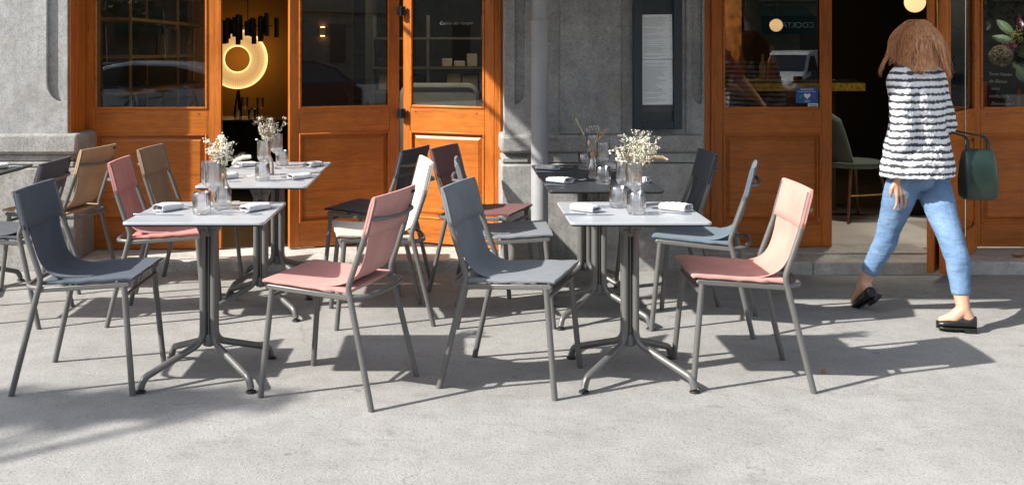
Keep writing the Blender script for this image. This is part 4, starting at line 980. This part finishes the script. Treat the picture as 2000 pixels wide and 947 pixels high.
def head_mesh(m, c, fwd, up=Vector((0, 0, 1)), s=1.0):
    f = Vector(fwd).normalized(); r_ = f.cross(up).normalized(); rot = Matrix((r_, f, up)).transposed()
    def P(x, y, z): return Vector(c) + rot @ Vector((x*s, y*s, z*s))
    m.ball(P(0, -.012, .025), .092*s, 3, (.83, 1.02, .98), rot); m.ball(P(0, .022, -.035), .068*s, 3, (.86, .92, 1.12), rot); m.ball(P(0, .05, -.085), .030*s, 2, (1, .8, .7), rot)
    m.capsule(P(0, .088, .01), P(0, .106, -.028), .008*s, .0125*s)      # nose
    m.capsule(P(-.02, .082, -.060), P(.02, .082, -.060), .008*s, .008*s)  # mouth
    m.capsule(P(-.045, .070, .028), P(.045, .070, .028), .011*s, .011*s)  # brow
    for q in (-1, 1):
        m.ball(P(q*.077, -.005, -.008), .026*s, 2, (.3, .7, 1.15), rot)    # ears
        m.ball(P(q*.04, .058, -.025), .026*s, 2, (1, .8, .9), rot)        # cheeks
    return P

# walking woman seen from behind
Xv, Yv = Vector((1, 0, 0)), Vector((0, 1, 0))
FW = Vector((-.62, .78, 0)).normalized(); SD = Vector((.78, .62, 0)).normalized()   # forward, right hand side
O = Vector((2.52, 5.88, 0))
def W(r_, f, z): return O + SD*r_ + FW*f + Vector((0, 0, z))
wm = thing('person', 'woman with brown hair walking past in a black and white striped jacket and blue jeans', 'person', (O.x, O.y, 0))
hipR, hipL = W(.085, -.01, .83), W(-.085, .0, .83)
aR = Vector((px(1882, 5.62), 5.62, .12)); aL = Vector((px(1686, 6.10), 6.08, .165))
kR = Vector((px(1862, 5.70), 5.72, .455)); kL = Vector((px(1733, 6.0), 5.97, .485))
shR, shL = W(.165, .0, 1.315), W(-.165, .0, 1.315)
elL = W(-.205, -.035, 1.04); wrL = W(-.165, .015, .785)
elR = W(.235, -.03, 1.06); wrR = W(.235, .17, .985)
def sub(o): return [q - Vector((O.x, O.y, 0)) for q in o]
def S(v): return Vector(v) - Vector((O.x, O.y, 0))
m = MB()
P = head_mesh(m, S(W(0, .035, 1.50)), (-.75, .66, -.08))
chain(m, sub([W(0, .015, 1.43), W(0, -.005, 1.31)]), [.047, .056])
m.loft([(S(W(0, 0, z)), rx, ry, SD, FW) for z, rx, ry in ((.76, .13, .09), (.84, .160, .11), (.95, .135, .095), (1.05, .118, .085), (1.18, .145, .10), (1.28, .165, .095), (1.34, .14, .075), (1.38, .06, .05))], 24)
chain(m, sub([shR, elR, wrR]), [.048, .038, .025]); chain(m, sub([shL, elL, wrL]), [.048, .038, .025])
hand(m, S(wrL), (.30, .05, -1), FW, Vector((-1, -.25, -.2)), .40, 1.2)
hand(m, S(wrR), (wrR-elR)+Vector((0, 0, -.0)), (0, 0, -1), -SD*1.0, 1.5)
chain(m, sub([hipR, kR, aR]), [.085, .052, .034]); chain(m, sub([hipL, kL, aL]), [.085, .052, .034])
footR = Vector((-.96, .28, 0)).normalized(); footL = Vector((-.55, .6, -.58)).normalized()
tR = aR + footR*.105 - Vector((0, 0, .064)); hR = aR - footR*.035 - Vector((0, 0, .064))
tL = aL + Vector((-.02, .10, -.135)); hL = aL + Vector((.01, -.045, -.055))
chain(m, sub([aR, aR+footR*.05-Vector((0, 0, .05)), tR]), [.034, .034, .022]); m.capsule(S(aR), S(hR), .033, .028)
chain(m, sub([aL, aL+Vector((-.01, .035, -.06)), tL]), [.034, .032, .022]); m.capsule(S(aL), S(hL), .033, .028)
body = m.build('body', M['skin'], wm); remesh(body, .0042, 4)
# jeans
def mat_denim():
    m, nt, b = newmat('denim'); v = coords(nt); n = noise(nt, v, 6, 4); f = noise(nt, coords(nt, 'Object', (1, 1, .35)), 260, 2)
    cr = noise(nt, coords(nt, 'Object', (1, 1, 4)), 7, 4, .6, .8)
    a = ramp(nt, n, [(.3, (.105, .18, .30)), (.55, (.15, .245, .385)), (.75, (.20, .31, .455))])
    a = mixc(nt, .6, a, ramp(nt, f, [(.3, (.75, .75, .78)), (.7, (1.15, 1.15, 1.15))]), 'MULTIPLY')
    a = mixc(nt, .35, a, ramp(nt, cr, [(.35, (.7, .72, .78)), (.6, (1.15, 1.12, 1.1))]), 'MULTIPLY')
    nt.links.new(a, b.inputs['Base Color']); b.inputs['Roughness'].default_value = .9; b.inputs['Specular IOR Level'].default_value = .2
    bump(nt, cr, .45, .015, b, bump(nt, f, .4, .002, b)); return m
m = MB()
m.loft([(S(W(0, 0, z)), rx, ry, SD, FW) for z, rx, ry in ((.74, .12, .09), (.80, .170, .118), (.87, .178, .125), (.95, .150, .108), (1.0, .135, .098))], 24)
bR = W(.07, -.045, .80); bL = W(-.07, -.045, .80); m.ball(S(bR), .09, 3); m.ball(S(bL), .09, 3)
endR = kR.lerp(aR, .80); endL = kL.lerp(aL, .82)
def leg(m, h_, k_, e_):
    mid = h_.lerp(k_, .5); calf = k_.lerp(e_, .35) + Vector((.008, -.012, 0))
    chain(m, sub([h_, mid, k_]), [.100, .086, .064]); chain(m, sub([k_, calf]), [.064, .062])
    d = (e_-calf).normalized(); m.tube([S(calf), S(calf.lerp(e_, .6)), S(e_)], [.062, .052, .047], 20)
leg(m, hipR, kR, endR); leg(m, hipL, kL, endL)
jn = m.build('jeans', mat_denim(), wm); remesh(jn, .007, 3)
tx = bpy.data.textures.new('wrinkle', 'CLOUDS'); tx.noise_scale = .07
dpm = jn.modifiers.new('disp', 'DISPLACE'); dpm.texture = tx; dpm.strength = .010; dpm.mid_level = .5
# jacket
def mat_jacket():
    m, nt, b = newmat('striped_boucle'); tc = nt.nodes.new('ShaderNodeTexCoord'); sx = nt.nodes.new('ShaderNodeSeparateXYZ'); nt.links.new(tc.outputs['Object'], sx.inputs[0])
    v = coords(nt); n = noise(nt, v, 45, 3, .7); n2 = noise(nt, coords(nt, 'Object', (1, 1, .2)), 38, 3, .6); lo = noise(nt, v, 3, 2)
    def mth(op, a, b_=None, c=None):
        q = nt.nodes.new('ShaderNodeMath'); q.operation = op
        for i, z in enumerate((a, b_, c)):
            if z is None: continue
            if isinstance(z, (int, float)): q.inputs[i].default_value = z
            else: nt.links.new(z, q.inputs[i])
        return q.outputs[0]
    h = mth('ADD', mth('ADD', sx.outputs[2], mth('MULTIPLY', n, .022)), mth('MULTIPLY', lo, .03))
    s_ = mth('SINE', mth('MULTIPLY', h, 2*PI/.0385))
    s_ = mth('ADD', mth('MULTIPLY', s_, .5), mth('MULTIPLY_ADD', n2, 1.1, -.30))
    a = ramp(nt, s_, [(-.0, (.055, .06, .072)), (.06, (.25, .26, .29)), (.15, (.82, .82, .84))])
    nt.links.new(a, b.inputs['Base Color']); b.inputs['Roughness'].default_value = .95
    bump(nt, s_, .8, .008, b, bump(nt, n, .8, .006, b)); return m
m = MB()
m.loft([(S(W(0, -.004, z)), rx, ry, SD, FW) for z, rx, ry in ((.790, .232, .180), (.84, .228, .176), (.95, .208, .154), (1.06, .182, .130), (1.18, .188, .126), (1.27, .195, .118), (1.335, .170, .098), (1.375, .095, .072), (1.40, .062, .058))], 28)
chain(m, sub([shR, elR]), [.076, .070]); m.tube([S(elR), S(elR.lerp(wrR, .9))], [.070, .058], 18); m.ball(S(elR), .070)
chain(m, sub([shL, elL]), [.070, .060]); m.tube([S(elL), S(elL.lerp(wrL, .5)), S(elL.lerp(wrL, .90))], [.060, .056, .054], 18)
jk = m.build('jacket', mat_jacket(), wm); remesh(jk, .007, 3)
tx2 = bpy.data.textures.new('boucle', 'CLOUDS'); tx2.noise_scale = .018
dpm = jk.modifiers.new('disp', 'DISPLACE'); dpm.texture = tx2; dpm.strength = .012
tx3 = bpy.data.textures.new('folds', 'CLOUDS'); tx3.noise_scale = .12
dpm = jk.modifiers.new('disp2', 'DISPLACE'); dpm.texture = tx3; dpm.strength = .03
# hair: cap volume plus strands
def mat_hair():
    m, nt, b = newmat('brown_hair'); v = coords(nt, 'Object', (9, 9, .9)); n = noise(nt, v, 14, 4, .7); n2 = noise(nt, coords(nt), 6, 2)
    a = ramp(nt, n, [(.3, (.27, .105, .045)), (.5, (.60, .29, .14)), (.7, (.82, .50, .28))])
    nt.links.new(a, b.inputs['Base Color']); b.inputs['Roughness'].default_value = .42; b.inputs['Anisotropic'].default_value = .5
    bump(nt, n, .6, .006, b); return m
hm = mat_hair(); hc = S(W(0, .015, 1.50))
m = MB(); m.ball(hc+Vector((0, 0, .030)), .103, 3, (1, 1.02, .98))
m.loft([(hc+Vector((0, 0, z))-FW*bk_, rx, ry, SD, FW) for z, rx, ry, bk_ in ((.06, .092, .09, .0), (.0, .108, .092, .012), (-.06, .122, .090, .025), (-.11, .130, .080, .035), (-.14, .118, .06, .04))], 20)
rdh = random.Random(5); hs = m.build('hair', hm, wm); remesh(hs, .008, 5)
m = MB(); CL = []
for i in range(95):
    az = rdh.uniform(-PI, PI)
    if abs(az) < .7: continue
    CL.append((az, rdh.uniform(.90, 1.16), rdh.uniform(.66, 1.06), rdh.uniform(0, 6), rdh.uniform(.6, 1.4)))
crown = hc+Vector((0, 0, .130))-FW*.015
def hpt(az, out, L, ph, t):
    q = t*L; d = FW*math.cos(az)+SD*math.sin(az)
    r_ = (.008+.100*math.sin(min(1, q*1.7)*PI/2)**.9+.052*q*q)*out
    e = .014*q*math.sin(ph+q*11)
    tn = -FW*math.sin(az)+SD*math.cos(az)
    return crown + d*(r_+e*.7) + tn*e + Vector((0, 0, .008 - .315*(max(0, q-.08))**1.2))
for az, out, L, ph, fr in CL:
    for k_ in range(26):
        a2 = az+rdh.gauss(0, .16); o2 = out*rdh.uniform(.94, 1.05); L2 = L*rdh.uniform(.86, 1.04); p2 = ph+rdh.gauss(0, .35)
        pts = []
        for k in range(11):
            t = k/10; c_ = .72*t**1.5*fr*.75; c_ = min(.85, c_)
            pts.append(hpt(a2, o2, L2, p2, t).lerp(hpt(az, out, L2, ph, t), c_))
        m.tube(pts, [.0013]*8+[.0011, .0008, .0003], 3, False)
for i in range(90):   # flyaway strands
    az = rdh.uniform(-PI, PI); o2 = rdh.uniform(1.05, 1.35); ph = rdh.uniform(0, 6); L = rdh.uniform(.5, 1.05)
    if abs(az) < .7: continue
    m.tube([hpt(az, o2, L, ph, k/8)+Vector((rdh.gauss(0, .003), rdh.gauss(0, .003), 0)) for k in range(9)], .0006, 3, False)
m.build('hair_strands', hm, wm, fix=False)
# shoes: black loafers with gold bit
sk = plain('black_leather', (.012, .012, .013), .3, 0, .1, 40, .2)
def shoe(a, toe, heel, up):
    a, toe, heel = S(a), S(toe), S(heel); d = (toe-heel).normalized(); up = (Vector(up)-d*Vector(up).dot(d)).normalized(); sd_ = d.cross(up).normalized(); L = (toe-heel).length
    m = MB(); N_ = 9; rings = []
    prof = ((-.20, .020, .050, .030), (-.14, .034, .055, .034), (0, .038, .056, .036), (.22, .038, .046, .030), (.42, .038, .042, .026), (.60, .043, .038, .024), (.82, .045, .030, .019), (1.0, .042, .022, .016), (1.14, .030, .016, .013), (1.20, .014, .010, .011))
    secs = [(heel + d*L*t + up*(hh*.42-.024), wd*.92, hh*.42+.010, sd_, up) for t, wd, hh, _ in prof]
    m.loft(secs, 20); o = m.build('shoe', sk, wm); remesh(o, .004, 3)
    m = MB(); pts = [(-.19, .022), (-.1, .032), (.2, .033), (.45, .031), (.7, .040), (.95, .040), (1.12, .028), (1.20, .012)]
    poly = [(L*t, w_) for t, w_ in pts] + [(L*t, -w_) for t, w_ in reversed(pts)]
    m.prism(poly, -.040, -.030, 'z'); m.prism([(-.19*L, -.030), (.24*L, -.033), (.24*L, .033), (-.19*L, .030)], -.056, -.040, 'z')
    q = m.build('sole', sk, o, bevel=.002); mt = Matrix((d, sd_, up)).transposed().to_4x4(); mt.translation = heel
    q.matrix_local = mt
    m = MB(); m.tube([heel+d*L*.58+up*.030-sd_*.028, heel+d*L*.58+up*.036, heel+d*L*.58+up*.030+sd_*.028], .004, 8); m.build('gold_bit', M['brass'], o)
shoe(aR, tR, hR, (0, 0, 1)); shoe(aL, tL, hL, (0, -.75, .65))
# handbag
hb = thing('handbag', 'dark green leather handbag hanging from the walking woman right forearm', 'handbag', (px(1910, 5.9), 5.90, .655))
gm = plain('green_leather', (.012, .028, .021), .35, 0, .25, 8, .2)
m = MB(); secs = []
for z, rx, ry in ((0, .078, .045), (.02, .094, .062), (.10, .096, .066), (.20, .090, .050), (.26, .082, .028), (.275, .074, .016)):
    secs.append((Vector((0, 0, z)), rx, ry, Xv, Yv))
rings = []
for c, rx, ry, a, b_ in secs:
    ring = []
    for k in range(32):
        t = 2*PI*k/32; cx, cy = math.cos(t), math.sin(t); e = .45
        ring.append(m.bm.verts.new(c+Vector((rx*math.copysign(abs(cx)**e, cx), ry*math.copysign(abs(cy)**e, cy), 0))))
    rings.append(ring)
for a, b_ in zip(rings, rings[1:]):
    for k in range(32): m.bm.faces.new([a[k], a[(k+1) % 32], b_[(k+1) % 32], b_[k]])
m.bm.faces.new(rings[0][::-1]); m.bm.faces.new(rings[-1]); m.build('bag_body', gm, hb, bevel=.004)
fA = elR.lerp(wrR, .7); loc = Vector(hb.location)
for s_ in (-1, 1):
    m = MB(); m.tube(fillet([(-.06, s_*.015, .265), (-.05, s_*.012, .34), tuple(fA-loc+Vector((-.012, s_*.01, .048))), (.05, s_*.012, .34), (.06, s_*.015, .265)], .05, 8), .005, 8); m.build('handle', gm, hb)
MB().box(-.02, .02, -.036, -.030, .20, .225).build('clasp', M['brass'], hb, bevel=.002)

# bar person behind the right window: only an arm and red sleeve show
bp = thing('person', 'person in dark clothes with red sleeve behind the closed right door glass', 'person', (px(1392, 9.0), 9.0, .08))
m = MB(); head_mesh(m, (0, 0, 1.56), (.9, -.2, -.2))
chain(m, [(0, 0, 1.47), (0, 0, 1.36)], [.052, .06]); m.loft([(Vector((0, 0, z)), rx, ry, Yv, Xv) for z, rx, ry in ((.8, .15, .11), (.95, .155, .115), (1.15, .165, .115), (1.33, .19, .11), (1.40, .10, .07))], 20)
sA = Vector((.02, -.18, 1.36)); eA = Vector((.20, -.22, 1.12)); wA = Vector((.34, -.16, .98))
chain(m, [sA, eA, wA], [.05, .042, .028]); hand(m, wA, wA-eA, (0, 0, -1), (0, 1, .2), .8)
sB = Vector((.02, .18, 1.36)); eB = Vector((.14, .24, 1.1)); wB = Vector((.34, .1, 1.0)); chain(m, [sB, eB, wB], [.05, .042, .028]); hand(m, wB, wB-eB, (0, 0, -1), (0, -1, .2), .8)
for s_ in (-1, 1): chain(m, [(0, s_*.09, .86), (.02, s_*.1, .47), (-.01, s_*.1, .08), (.10, s_*.1, .03)], [.085, .055, .036, .026])
remesh(m.build('body', M['skin'], bp), .008, 3)
blk = fabric('black_cloth', (.015, .015, .017))
m = MB(); m.loft([(Vector((0, 0, z)), rx, ry, Yv, Xv) for z, rx, ry in ((.78, .17, .125), (.95, .172, .13), (1.15, .185, .13), (1.34, .21, .125), (1.42, .10, .08))], 20); remesh(m.build('shirt', blk, bp), .01, 4)
m = MB(); chain(m, [sA, sA.lerp(eA, .75)], [.066, .058]); chain(m, [sB, sB.lerp(eB, .75)], [.066, .058]); remesh(m.build('sleeve', fabric('red_cloth', (.35, .02, .03)), bp), .01, 3)
m = MB(); [chain(m, [(0, s_*.09, .86), (.02, s_*.1, .47), (-.01, s_*.1, .10)], [.10, .07, .055]) for s_ in (-1, 1)]; remesh(m.build('trousers', blk, bp), .01, 3)
m = MB(); m.ball((-.02, 0, 1.60), .105, 3); remesh(m.build('hair', hm, bp), .01, 2)

# ------------------------------------------------------------------ the street behind the camera (seen as reflections in the glass)
def wheel(parent, x, y, r_=.31):
    m = MB(); m.lathe([(r_*.6, -.09), (r_*.95, -.10), (r_, -.07), (r_, .07), (r_*.95, .10), (r_*.6, .09)], 28, axis='y'); w_ = m.build('wheel', M['black'], parent, loc=(x, y, r_))
    MB().lathe([(r_*.58, -.095), (r_*.62, -.08), (r_*.62, .08), (r_*.58, .095)], 20, axis='y').build('rim', M['steel'], w_)
carglass = plain('car_glass', (.012, .016, .02), .06, 0, .0, 1, 0, .8)
lightm = plain('headlight_lens', (.6, .62, .65), .1, .4)
def car(label, cat, loc, rz, col, van=False, group=None, name='parked_car'):
    t = thing(name, label, cat, loc, rz, group); pm = plain('car_paint_'+label[:12].replace(' ', '_'), col, .18, .1, .02)
    L = 4.15; Hw = .86
    if van:
        low = [(-2.0, .28), (1.95, .28), (2.07, .45), (2.07, .72), (1.95, .86), (1.25, 1.05), (-2.0, 1.05)]
        up = [(1.28, 1.04), (.55, 1.68), (.2, 1.78), (-1.75, 1.80), (-1.98, 1.70), (-2.0, 1.04)]
        ws = [(1.20, 1.10), (.60, 1.62)]
        side = [(1.08, 1.10), (.52, 1.60), (.12, 1.62), (.12, 1.10)]
    else:
        low = [(-2.05, .28), (2.0, .26), (2.12, .45), (2.08, .66), (1.9, .76), (1.0, .92), (-1.75, .95), (-2.08, .85)]
        up = [(1.05, .90), (.35, 1.36), (-.1, 1.44), (-.9, 1.42), (-1.45, 1.30), (-1.95, .92)]
        ws = [(.98, .97), (.40, 1.33)]
        side = [(.86, .97), (.30, 1.30), (-.1, 1.37), (-.85, 1.35), (-1.35, 1.22), (-1.6, .98)]
    m = MB(); m.prism(low, -Hw, Hw, 'y'); m.build('body', pm, t, bevel=.07)
    m = MB()
    A = [m.bm.verts.new((x, -Hw*(.98 if z < 1.1 and i in (0, len(up)-1) else .80), z)) for i, (x, z) in enumerate(up)]
    B_ = [m.bm.verts.new((x, Hw*(.98 if z < 1.1 and i in (0, len(up)-1) else .80), z)) for i, (x, z) in enumerate(up)]
    m.bm.faces.new(A); m.bm.faces.new(B_[::-1])
    for i in range(len(up)): m.bm.faces.new([A[i], B_[i], B_[(i+1) % len(up)], A[(i+1) % len(up)]])
    m.build('cabin', pm, t, bevel=.05)
    def yw(z): z0 = up[0][1]; return Hw*(.98 - .18*min(1, max(0, (z-z0)/(max(p_[1] for p_ in up)-z0))))+.012
    (xa, za), (xb, zb_) = ws; nx, nz = (zb_-za), (xa-xb); ln = math.hypot(nx, nz); nx, nz = nx/ln*.03, nz/ln*.03
    m = MB(); vs = [m.bm.verts.new(q) for q in ((xa+nx, -yw(za)+.08, za+nz), (xa+nx, yw(za)-.08, za+nz), (xb+nx, yw(zb_)-.08, zb_+nz), (xb+nx, -yw(zb_)+.08, zb_+nz))]; m.bm.faces.new(vs); m.build('windscreen', carglass, t, smooth=0)
    for s_ in (-1, 1):
        m = MB(); m.bm.faces.new([m.bm.verts.new((x, s_*yw(z), z)) for x, z in side]); m.build('side_window', carglass, t, smooth=0)
        MB().ball((2.0, s_*.62, .66 if not van else .74), .13, 2, (.7, 1.2, .8)).build('headlight', lightm, t)
        MB().box(.82, .95, min(s_*.9, s_*1.08), max(s_*.9, s_*1.08), 1.0, 1.14).build('wing_mirror', pm if not van else M['black'], t, bevel=.02)
        for x in (-1.3, 1.32): wheel(t, x, s_*.80)
    m = MB()
    for k in range(3): m.box(2.05, 2.125, -.42, .42, .50+.06*k, .53+.06*k)
    m.box(2.0, 2.13, -.8, .8, .28, .42); m.build('bumper', M['black'], t)
    MB().box(2.12, 2.14, -.26, .26, .34, .45).build('number_plate', M['white'], t)
    return t
RZ = -.15
def refl(p, Dv): return (px(p, Dv), 2*YD - Dv)
GZ = -.32
x, y = refl(1552, 36); car('white delivery van parked across the street, mirrored in the right window', 'van', (x, y, GZ), R(128), (.75, .77, .78), True, name='parked_van')
x, y = refl(1560, 19); car('dark red car at the near kerb, mirrored in the right window', 'car', (x+1.2, y, RZ), R(180), (.06, .008, .01), group='cars parked along the street')
x, y = refl(300, 19); car('silver grey car at the near kerb, mirrored in the left window', 'car', (x-.3, y, RZ), R(180), (.62, .65, .68), group='cars parked along the street')
x, y = refl(240, 32); car('blue grey car across the street, mirrored in the left window', 'car', (x, y, GZ), R(0), (.16, .20, .26), group='cars parked along the street')
x, y = refl(420, 32); car('pale car across the street, mirrored behind the shelf reflections', 'car', (x, y, GZ), R(0), (.45, .48, .52), group='cars parked along the street')
x, y = refl(1400, 35); car('white hatchback across the street, mirrored left of the van', 'car', (x, y, GZ), R(75), (.6, .6, .62), group='cars parked along the street')
def bike(x, y, rz, lab):
    t = thing('bicycle', lab, 'bicycle', (x, y, -.15), rz, 'bicycles parked at the kerb'); W_ = .34
    for xx in (-.52, .52):
        m = MB(); m.tube([(xx+W_*math.cos(a*PI/14), 0, W_+W_*math.sin(a*PI/14)) for a in range(29)], .018, 6, False); w_ = m.build('wheel', M['black'], t)
        m = MB(); [m.tube([(xx, 0, W_), (xx+W_*math.cos(a*PI/8), 0, W_+W_*math.sin(a*PI/8))], .003, 3) for a in range(16)]; m.build('spokes', M['steel'], w_)
    m = MB()
    for a, b_ in (((-.52, 0, W_), (-.1, 0, .32)), ((-.52, 0, W_), (-.18, 0, .82)), ((-.1, 0, .32), (-.2, 0, .92)), ((-.1, 0, .32), (.36, 0, .80)), ((-.18, 0, .80), (.36, 0, .84)), ((.52, 0, W_), (.34, 0, .95))): m.tube([a, b_], .018, 8)
    m.build('frame', M['steel'], t); MB().tube([(.30, -.28, 1.02), (.36, -.1, .98), (.36, .1, .98), (.30, .28, 1.02)], .014, 8).build('handlebar', M['steel'], t)
    MB().ball((-.22, 0, .95), .1, 2, (1.3, .7, .35)).build('saddle', M['black'], t)
for i, (p_, a_) in enumerate(((218, 20), (290, -15), (345, 8), (1470, 12))): bike(refl(p_, 18.2)[0], -3.15+.1*i, R(a_), ('steel bicycle parked at the kerb, %s, mirrored in the %s window' % (('leftmost of three', 'middle of three', 'rightmost of three', 'standing alone')[i], 'right' if i == 3 else 'left')))
# opposite building
ob = thing('apartment_building', 'long pale stone building across the street, mirrored in the windows', 'building', (0, -36, GZ))
pst = stone('pale_limestone', (.30, .28, .235), .2)
m = MB(); m.box(-45, 45, -8, 0, 0, 15); m.box(-110, 45, -30, -8.1, 0, 18)
for z in (.9, 1.5, 2.1, 2.7, 3.3): m.box(-45, 45, 0, .04, z, z+.5)
m.box(-45, 45, 0, .35, 4.1, 4.4); m.box(-45, 45, 0, .2, 8.2, 8.4); m.build('wall', pst, ob)
wnd = plain('far_window', (.03, .035, .04), .1)
for i in range(-11, 12):
    for z0_, h_ in ((1.0, 2.4), (5.1, 2.3), (9.0, 2.2)):
        w_ = MB().box(i*3.4-.65, i*3.4+.65, .0, .055 if z0_ < 4 else .02, z0_, z0_+h_).build('window', wnd, ob)
sb2 = thing('apartment_building', 'tall stone corner building far down the street at left, behind the camera', 'building', (-40, -18, GZ))
MB().box(-25, 0, -20, 24, 0, 16).build('wall', pst, sb2)
for i in range(9):
    for z0_ in (1.0, 5.1, 9.0): MB().box(.0, .03, -18+i*4.6-.6, -18+i*4.6+.6, z0_, z0_+2.3).build('window', wnd, sb2)
gaw = fabric('green_awning_cloth', (.012, .075, .06))
for p, wpx, lab in ((1515, 128, 'dark green awning with cocktail lettering, mirrored in the right window'), (290, 190, 'long dark green awning, mirrored in the left window')):
    Dv = 2*YD+35.5-.0; xx = px(p, Dv); wd = wpx*Dv/F
    a_ = thing('shop_awning', lab, 'awning', (xx, -34.6, 0), 0, 'green awnings across the street')
    zt_, zb2 = CH+(HY-33)*Dv/F, CH+(HY-68)*Dv/F
    m = MB(); m.box(-wd/2, wd/2, -.03, 0, zb2, zt_); m.prism([(-1.4, zt_+.5), (0, zt_), (0, zt_-.02), (-1.4, zt_+.48)], -wd/2, wd/2, 'x'); m.build('cloth', gaw, a_, smooth=0)
    if p > 1000: text('COCKTAILS', .36, M['white'], a_, (wd*.18, .012, (zt_+zb2)/2-.12), (R(90), 0, R(180)), align='CENTER', ext=.004)
# street trees: tapered trunk, limbs, crown of leaf clumps
def tree(x, y, zb_, Ht, cr, lab, seed, nleaf=5200):
    rd = random.Random(seed); t = thing('street_tree', lab, 'tree', (x, y, zb_), 0, 'plane trees along the street'); m = MB(); lf = MB(); tips = []
    m.tube([(0, 0, 0), (.05, 0, 1.2), (-.04, .05, Ht*.38), (.02, 0, Ht*.5)], [.24, .19, .15, .12], 12)
    for i in range(15):
        z = Ht*rd.uniform(.32, .52); a = i*2.4+rd.random(); L = cr*rd.uniform(.6, 1); e = rd.uniform(.25, 1.1)
        d = Vector((math.cos(a)*math.cos(e), math.sin(a)*math.cos(e), math.sin(e))); p0 = Vector((0, 0, z)); p1 = p0+d*L*.5+Vector((0, 0, .1)); p2 = p0+d*L+Vector((rd.uniform(-.3, .3), rd.uniform(-.3, .3), .1))
        m.tube([p0, p1, p2], [.07, .045, .015], 7)
        for k in range(7):
            q = p1.lerp(p2, rd.random())+Vector((rd.gauss(0, .45), rd.gauss(0, .45), rd.gauss(0, .35))); m.tube([p1.lerp(p2, .3), q], [.015, .005], 4); tips.append(q)
    for i in range(nleaf):
        c = rd.choice(tips)+Vector((rd.gauss(0, .28), rd.gauss(0, .28), rd.gauss(0, .22))); s_ = rd.uniform(.06, .12); u = Vector((rd.gauss(0, 1), rd.gauss(0, 1), rd.gauss(0, .5))).normalized(); v = u.cross(Vector((rd.random(), rd.random(), 1))).normalized()
        lf.bm.faces.new([lf.bm.verts.new(c+u*s_*a+v*s_*b_) for a, b_ in ((1, 0), (.2, .6), (-.9, .1), (.1, -.6))])
    m.build('trunk', plain('bark', (.16, .13, .10), .9, 0, .35, 9, .5), t); lf.build('crown', plain('tree_foliage', (.06, .10, .03), .55, 0, .4, 2), t, fix=False, smooth=0)
def added_shade_tree():  # unseen tree added so its bough casts the lower left ground shadow
    t = thing('street_tree', 'added leafy tree outside the left edge, its bough shaped to shade lower left ground', 'tree', (-9.6, -.9, 0), 0, 'plane trees along the street'); rd = random.Random(12)
    m = MB(); lf = MB(); m.tube([(0, 0, 0), (.05, 0, 1.6), (0, 0, 3.6), (0, 0, 4.6)], [.2, .16, .12, .07], 12)
    A, B_ = Vector((0, 0, 3.3)), Vector((3.9, 3.35, 4.25)); m.tube([A, A.lerp(B_, .5)+Vector((0, 0, .25)), B_], [.09, .06, .015], 8)
    def leafs(n, c, sx, sy, sz):
        for _ in range(n):
            q = c+Vector((rd.gauss(0, sx), rd.gauss(0, sy), rd.gauss(0, sz))); s_ = rd.uniform(.04, .085); u = Vector((rd.gauss(0, 1), rd.gauss(0, 1), rd.gauss(0, .4))).normalized(); v = u.cross(Vector((rd.random(), rd.random(), 1))).normalized()
            lf.bm.faces.new([lf.bm.verts.new(q+u*s_*a+v*s_*b_) for a, b_ in ((1, 0), (.2, .6), (-.9, .1), (.1, -.6))])
    for k in range(12):
        c = Vector((rd.uniform(2.1, 3.75), rd.uniform(3.02, 3.32), rd.uniform(4.1, 4.35))); m.tube([A.lerp(B_, .75), c], [.02, .006], 5); leafs(120, c, .20, .075, .08)
    for k in range(26):
        a = k*2.4; c = Vector((math.cos(a)*rd.uniform(.2, 1.1), math.sin(a)*rd.uniform(.2, 1.1)-.3, rd.uniform(3.9, 5.4))); m.tube([(0, 0, rd.uniform(3, 4.3)), c], [.04, .01], 6); leafs(130, c, .28, .28, .22)
    m.build('trunk', plain('bark', (.16, .13, .10), .9, 0, .35, 9, .5), t); lf.build('crown', plain('tree_foliage', (.06, .10, .03), .55, 0, .4, 2), t, fix=False, smooth=0)
added_shade_tree()
tree(refl(1470, 21)[0], refl(0, 21)[1]+.0, RZ, 7.5, 2.8, 'street tree mirrored beside the van in the right window', 1)
tree(refl(335, 22)[0], refl(0, 22)[1], RZ, 7.5, 2.8, 'street tree mirrored in the closed left window', 2)
tree(refl(215, 40)[0], refl(0, 40)[1], GZ, 9, 3.2, 'farther street tree mirrored at the left edge of the left window', 3)
tree(refl(800, 30)[0], refl(0, 30)[1], GZ, 9, 3.4, 'street tree across the street behind the photographer', 4)
tree(-12.5, -4.6, RZ, 8.5, 3.6, 'leafy street tree at left by the kerb, mirrored in the folded door glass', 6, 9000)
tree(-22, -5.5, RZ, 9, 3.8, 'leafy street tree farther left along the kerb', 7, 7000)
tree(refl(1900, 26)[0], refl(0, 26)[1], GZ, 8, 3.2, 'street tree mirrored in the far right window', 5)

# a few dry leaves on the ground
lm = plain('dry_leaf', (.42, .16, .04), .7)
for i, (x_, D_, z_, lab) in enumerate(((px(1990, 7.2), 7.2, .0835, 'small dry orange leaf on the right door step, near the right edge'), (px(1608, 4.90), 4.9, .001, 'tiny dry leaf lying in the shadow of the salmon chair'), (px(1395, 6.95), 6.95, .001, 'small dry leaf on the pavement at the foot of the right step'))):
    m = MB(); L_ = .022 if i else .05
    m.grid(lambda u, v: (L_*(u*2-1), L_*.45*(v*2-1)*math.sin(PI*(u*.9+.05)), .004+.25*L_*(u*2-1)**2+.3*L_*(v*2-1)**2), 6, 4)
    tag(m.build('fallen_leaf', lm, None, loc=(x_, D_, z_), rz=i*1.3, fix=False, smooth=180), lab, 'leaf', 'dry leaves on the ground')
